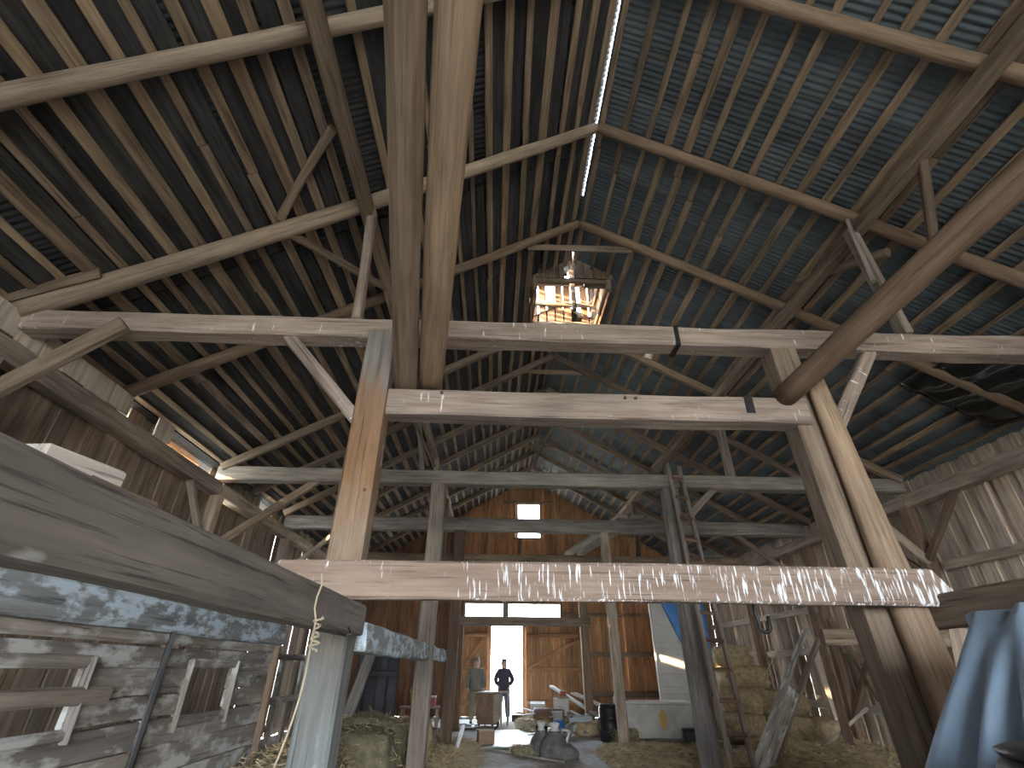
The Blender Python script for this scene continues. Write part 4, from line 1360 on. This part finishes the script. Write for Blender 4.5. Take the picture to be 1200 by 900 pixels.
wfm = empty('window_frame', (1.85, 14.3, 0), 'white wooden window frame lying tilted right of the sacks', 'window frame')
fo = [at(655, 868, Z=0.06), at(664, 870, Z=0.06), at(668, 857, Y=15.0), at(659, 855, Y=15.0)]
for a, b_ in ((0, 1), (1, 2), (2, 3), (3, 0)):
    timber('bar', None, None, fo[a], fo[b_], 0.05, 0.05, M['white'], wfm, bev=0.008, jit=0.001)
timber('pipe', 'pale bluish pipe lying up to the fourth right post', 'pipe', at(664, 852, Z=0.25), at(689, 838, Y=16.2), 0.08, 0.08, M['steel'], bev=0.025, jit=0.001)
timber('loose_board', 'long white board leaning over the rubbish heap', 'board', at(646, 804, Y=18.4), at(700, 838, Y=16.4), 0.16, 0.06, M['white'])
timber('loose_board', 'wide tan board leaning behind the fourth right post', 'board', at(672, 812, Y=18.8), at(740, 842, Y=17.2), 0.34, 0.04, M['pale_plank'])


def carton(name, label, loc, sx, sy, sz, mat, rz, lidmat=None):
    b = empty(name, loc, label, 'box', rz=R(rz))
    Mx = Matrix.Translation(V(loc)) @ Matrix.Rotation(R(rz), 4, 'Z')
    new_obj('body', box_mesh(sx, sy, sz, 0.008), mat, Mx, b)
    for s_ in (-1, 1):
        new_obj('flap', box_mesh(sx * 0.98, sy * 0.42, 0.012), lidmat or mat, Mx @ Matrix.Translation((0, s_ * sy * 0.62, sz + 0.02)) @ Matrix.Rotation(s_ * -0.4, 4, 'X'), b)
    return b


hay_heap('rubbish_heap', 'low heap of chaff and rubbish before the far door', 0.7, 2.7, 15.2, 20.2, 0.42, M['hay'], 21, 3000)
carton('carton', 'pale carton on top of the rubbish heap with a red can', (2.05, 17.2, 0.42), 0.36, 0.32, 0.34, M['white_dirty'], 20, M['cardboard'])
carton('carton', 'low white carton at the left of the rubbish heap', (1.45, 18.3, 0.36), 0.46, 0.34, 0.20, M['white'], -10)
carton('carton', 'grey carton low at the right of the rubbish heap', (2.35, 15.6, 0.10), 0.5, 0.4, 0.28, M['plastic_sheet'], 8)
bk = empty('can', (2.12, 17.2, 0.80), 'small faded red can on the pale carton', 'can')
new_obj('body', lathe_mesh([(0.09, 0), (0.09, 0.13), (0.08, 0.14)], 18), M['red'], Matrix.Translation((2.12, 17.2, 0.80)), bk)
new_obj('lid', lathe_mesh([(0.093, 0.135), (0.093, 0.15)], 18), M['white_dirty'], Matrix.Translation((2.12, 17.2, 0.80)), bk)
ck = log('carpet_roll', 'rolled rust brown carpet lying on the rubbish heap', 'carpet', (1.25, 16.7, 0.40), (2.0, 16.3, 0.38), 0.15, 0.15, M['brown_card'], bow=0.02)
bucket('white bucket half sunk in the rubbish heap', (1.75, 15.6, 0.28), 0.14, 0.26, M['white_dirty'])
bucket('dark bucket left in the rubbish heap by the sacks', (1.25, 14.7, 0.0), 0.15, 0.28, M['iron'])
bucket('blue bucket behind the white window frame', (1.75, 15.1, 0.16), 0.12, 0.2, M['tarp_blue'])
rnd = random.Random(77)
GR = 'pale wood scraps on the rubbish heap'
for k in range(22):
    x, y = rnd.uniform(0.9, 2.5), rnd.uniform(14.4, 17.2)
    a = rnd.uniform(0, math.pi)
    L = rnd.uniform(0.25, 0.7)
    z = 0.10 + (0.28 if y > 15.6 else 0.0)
    dz = rnd.uniform(0.0, 0.16)
    timber('wood_scrap', 'short pale scrap of wood on the rubbish heap', 'scrap', (x, y, z), (x + L * math.cos(a), y + L * math.sin(a), z + dz), rnd.uniform(0.05, 0.12), 0.025, M[rnd.choice(('pale_plank', 'white', 'steel'))], group=GR)
sh = empty('shovel_box', (0.72, 19.4, 0), 'dark low box on the floor right of the man in the doorway', 'box')
new_obj('body', box_mesh(0.55, 0.3, 0.16, 0.02), M['iron'], Matrix.Translation((0.95, 19.5, 0)), sh)
new_obj('rim', box_mesh(0.60, 0.34, 0.03, 0.01), M['brown_card'], Matrix.Translation((0.95, 19.5, 0.16)), sh)

# ------------------------------------------------------------------ people
def skin_obj(name, nodes, edges, mat, parent, Mx, sub=2, root=0):
    """nodes: list of (pos, rx, ry). One continuous skinned surface, baked to a mesh."""
    me = bpy.data.meshes.new(name)
    me.from_pydata([n[0] for n in nodes], edges, [])
    o = bpy.data.objects.new(name, me)
    COL.objects.link(o)
    o.modifiers.new('skin', 'SKIN').use_smooth_shade = True
    ss = o.modifiers.new('sub', 'SUBSURF')
    ss.levels = ss.render_levels = sub
    if not me.skin_vertices:
        import bmesh as _b
        bm = _b.new()
        bm.from_mesh(me)
        bm.verts.layers.skin.verify()
        bm.to_mesh(me)
        bm.free()
    sv = me.skin_vertices[0].data
    for i, n in enumerate(nodes):
        sv[i].radius = (n[1], n[2])
        sv[i].use_root = (i == root)
    dg = bpy.context.evaluated_depsgraph_get()
    me2 = bpy.data.meshes.new_from_object(o.evaluated_get(dg))
    bpy.data.objects.remove(o)
    me2.name = name
    me2.polygons.foreach_set('use_smooth', [True] * len(me2.polygons))
    me2.materials.clear()
    return new_obj(name, me2, mat, Mx, parent)


def person(label, loc, rz, mats, facing_cap, arms, sway=0.0):
    """A 1.78 m figure. Local -Y is the front. arms: per side (elbow, wrist, hand dir) in metres for the right (+x) side."""
    root = empty('person', loc, label, 'person', rz=rz)
    Mx = Matrix.Translation(V(loc)) @ Matrix.Rotation(rz, 4, 'Z')
    nodes, edges = [], []

    def add(p, r, r2=None, link=None):
        nodes.append((V(p), r, r2 or r))
        if link is not None:
            edges.append((link, len(nodes) - 1))
        return len(nodes) - 1
    pel = add((0, 0, 0.95), 0.13, 0.10)
    w = add((0, 0.01, 1.12), 0.125, 0.095, pel)
    chs = add((0, 0.01, 1.32), 0.15, 0.11, w)
    nb = add((0, 0.02, 1.46), 0.075, 0.07, chs)
    nk = add((0, 0.0, 1.53), 0.092, 0.092, nb)
    h1 = add((0, -0.02, 1.595), 0.095, 0.105, nk)
    h2 = add((0, -0.015, 1.675), 0.115, 0.128, h1)
    add((0, -0.005, 1.735), 0.092, 0.105, h2)
    hands = []
    for s_ in (-1, 1):
        sh_ = add((s_ * 0.175, 0.01, 1.43), 0.062, 0.06, chs)
        el = add((s_ * arms[0][0], arms[0][1], arms[0][2]), 0.043, 0.045, sh_)
        wr_ = add((s_ * arms[1][0], arms[1][1], arms[1][2]), 0.028, 0.03, el)
        d = (V(nodes[wr_][0]) - V(nodes[el][0])).normalized()
        pm = add(nodes[wr_][0] + d * 0.06, 0.020, 0.036, wr_)
        hands.append((pm, d, s_))
        hp_ = add((s_ * 0.09, 0, 0.86), 0.085, 0.085, pel)
        kn_ = add((s_ * (0.105 + sway), -0.02, 0.49), 0.058, 0.06, hp_)
        an = add((s_ * (0.115 + sway * 1.4), 0.01, 0.09), 0.038, 0.042, kn_)
        add((s_ * (0.125 + sway * 1.4), -0.12, 0.035), 0.036, 0.03, an)
    body = skin_obj('body', nodes, edges, M['skin'], root, Mx)
    # fingers: short chains rooted inside the palm
    for pm, d, s_ in hands:
        base = nodes[pm][0]
        side = V((0, 1, 0)) if abs(d.y) < 0.8 else V((0, 0, 1))
        side = (side - d * side.dot(d)).normalized()
        inn = V((-s_, 0, 0))
        fn, fe = [], []
        for k, (off, ln) in enumerate(((-0.030, 0.060), (-0.010, 0.072), (0.010, 0.068), (0.028, 0.054))):
            b0 = base + side * off + d * 0.005
            m1 = b0 + d * (ln * 0.55) + inn * 0.008
            m2 = b0 + d * ln + inn * 0.026
            i0 = len(fn)
            fn += [(b0, 0.009, 0.009), (m1, 0.0085, 0.0085), (m2, 0.007, 0.007)]
            fe += [(i0, i0 + 1), (i0 + 1, i0 + 2)]
            skin_obj('finger', [(p[0], p[1], p[2]) for p in fn[i0:i0 + 3]], [(0, 1), (1, 2)], M['skin'], root, Mx, 1)
        b0 = base - side * 0.03 - d * 0.03
        skin_obj('thumb', [(b0, 0.011, 0.011), (b0 - side * 0.025 + d * 0.03, 0.010, 0.010), (b0 - side * 0.035 + d * 0.06, 0.008, 0.008)], [(0, 1), (1, 2)], M['skin'], root, Mx, 1)
    # jacket over trunk and arms
    jn, je = [], []

    def addj(p, r, r2=None, link=None):
        jn.append((V(p), r, r2 or r))
        if link is not None:
            je.append((link, len(jn) - 1))
        return len(jn) - 1
    j0 = addj((0, 0, 0.82), 0.235, 0.17)
    j1 = addj((0, 0.01, 1.0), 0.215, 0.165, j0)
    j2 = addj((0, 0.01, 1.15), 0.21, 0.16, j1)
    j3 = addj((0, 0.01, 1.33), 0.225, 0.17, j2)
    addj((0, 0.015, 1.50), 0.115, 0.115, j3)
    for s_ in (-1, 1):
        a = addj((s_ * 0.185, 0.01, 1.42), 0.10, 0.10, j3)
        b = addj((s_ * (arms[0][0] + 0.003), arms[0][1], arms[0][2]), 0.082, 0.082, a)
        c = V((s_ * arms[1][0], arms[1][1], arms[1][2]))
        c = V(jn[b][0]).lerp(c, 0.93)
        addj(c, 0.062, 0.062, b)
    skin_obj('jacket', jn, je, mats['jacket'], root, Mx)
    tn = [(V((0, 0, 0.93)), 0.18, 0.15)]
    te = []
    for s_ in (-1, 1):
        i0 = len(tn)
        tn += [(V((s_ * 0.09, 0, 0.84)), 0.12, 0.125), (V((s_ * (0.105 + sway), -0.015, 0.49)), 0.092, 0.098), (V((s_ * (0.115 + sway * 1.4), 0.01, 0.09)), 0.078, 0.088)]
        te += [(0, i0), (i0, i0 + 1), (i0 + 1, i0 + 2)]
    skin_obj('trousers', tn, te, mats['trousers'], root, Mx)
    for s_ in (-1, 1):
        x = s_ * (0.12 + sway * 1.4)
        skin_obj('boot', [(V((x, 0.05, 0.06)), 0.045, 0.05), (V((x, -0.03, 0.05)), 0.045, 0.045), (V((x + s_ * 0.01, -0.15, 0.04)), 0.042, 0.034)], [(0, 1), (1, 2)], M['boot'], root, Mx)
    # hair or cap
    if facing_cap:
        cap = lathe_mesh([(0.098, 0), (0.10, 0.03), (0.092, 0.07), (0.06, 0.105), (0.01, 0.115)], 20)
        new_obj('cap', cap, M['cap'], Mx @ Matrix.Translation((0, -0.005, 1.695)), root)
        new_obj('cap_peak', mesh_from('peak', [(-0.08, -0.06, 0), (0.08, -0.06, 0), (0.06, -0.18, -0.015), (-0.06, -0.18, -0.015), (-0.08, -0.06, 0.012), (0.08, -0.06, 0.012), (0.06, -0.18, -0.005), (-0.06, -0.18, -0.005)],
                                      [(0, 1, 2, 3), (7, 6, 5, 4), (0, 4, 5, 1), (1, 5, 6, 2), (2, 6, 7, 3), (3, 7, 4, 0)]), M['cap'], Mx @ Matrix.Translation((0, -0.01, 1.70)), root)
    else:
        hb = lathe_mesh([(0.086, 0.0), (0.098, 0.05), (0.09, 0.10), (0.06, 0.135), (0.01, 0.145)], 20)
        new_obj('hair', hb, M['hair'], Mx @ Matrix.Translation((0, 0.018, 1.655)) @ Matrix.Rotation(R(-10), 4, 'X'), root)
    # face
    for s_ in (-1, 1):
        new_obj('eye', lathe_mesh([(0.003, -0.006), (0.009, 0), (0.003, 0.006)], 10), M['iron'], Mx @ Matrix.Translation((s_ * 0.031, -0.106, 1.665)), root)
        skin_obj('ear', [(V((s_ * 0.082, 0.0, 1.68)), 0.012, 0.02), (V((s_ * 0.082, 0.0, 1.645)), 0.010, 0.016)], [(0, 1)], M['skin'], root, Mx, 1)
    skin_obj('nose', [(V((0, -0.098, 1.665)), 0.009, 0.01), (V((0, -0.120, 1.635)), 0.014, 0.013)], [(0, 1)], M['skin'], root, Mx, 1)
    new_obj('mouth', box_mesh(0.045, 0.01, 0.009, 0.003), M['red'], Mx @ Matrix.Translation((0, -0.094, 1.60)), root)
    return root


person('person in olive grey coat and cap standing behind the small cabinet', (-0.52, 18.55, 0), R(8), dict(jacket=M['coat'], trousers=M['khaki']), True,
       ((0.265, 0.03, 1.16), (0.255, -0.06, 0.93)), 0.0)
person('person in dark jacket and blue jeans silhouetted in the bright doorway', (0.40, 19.6, 0), R(-6), dict(jacket=M['jacket'], trousers=M['jeans']), False,
       ((0.30, 0.05, 1.17), (0.20, -0.06, 1.00)), 0.02)
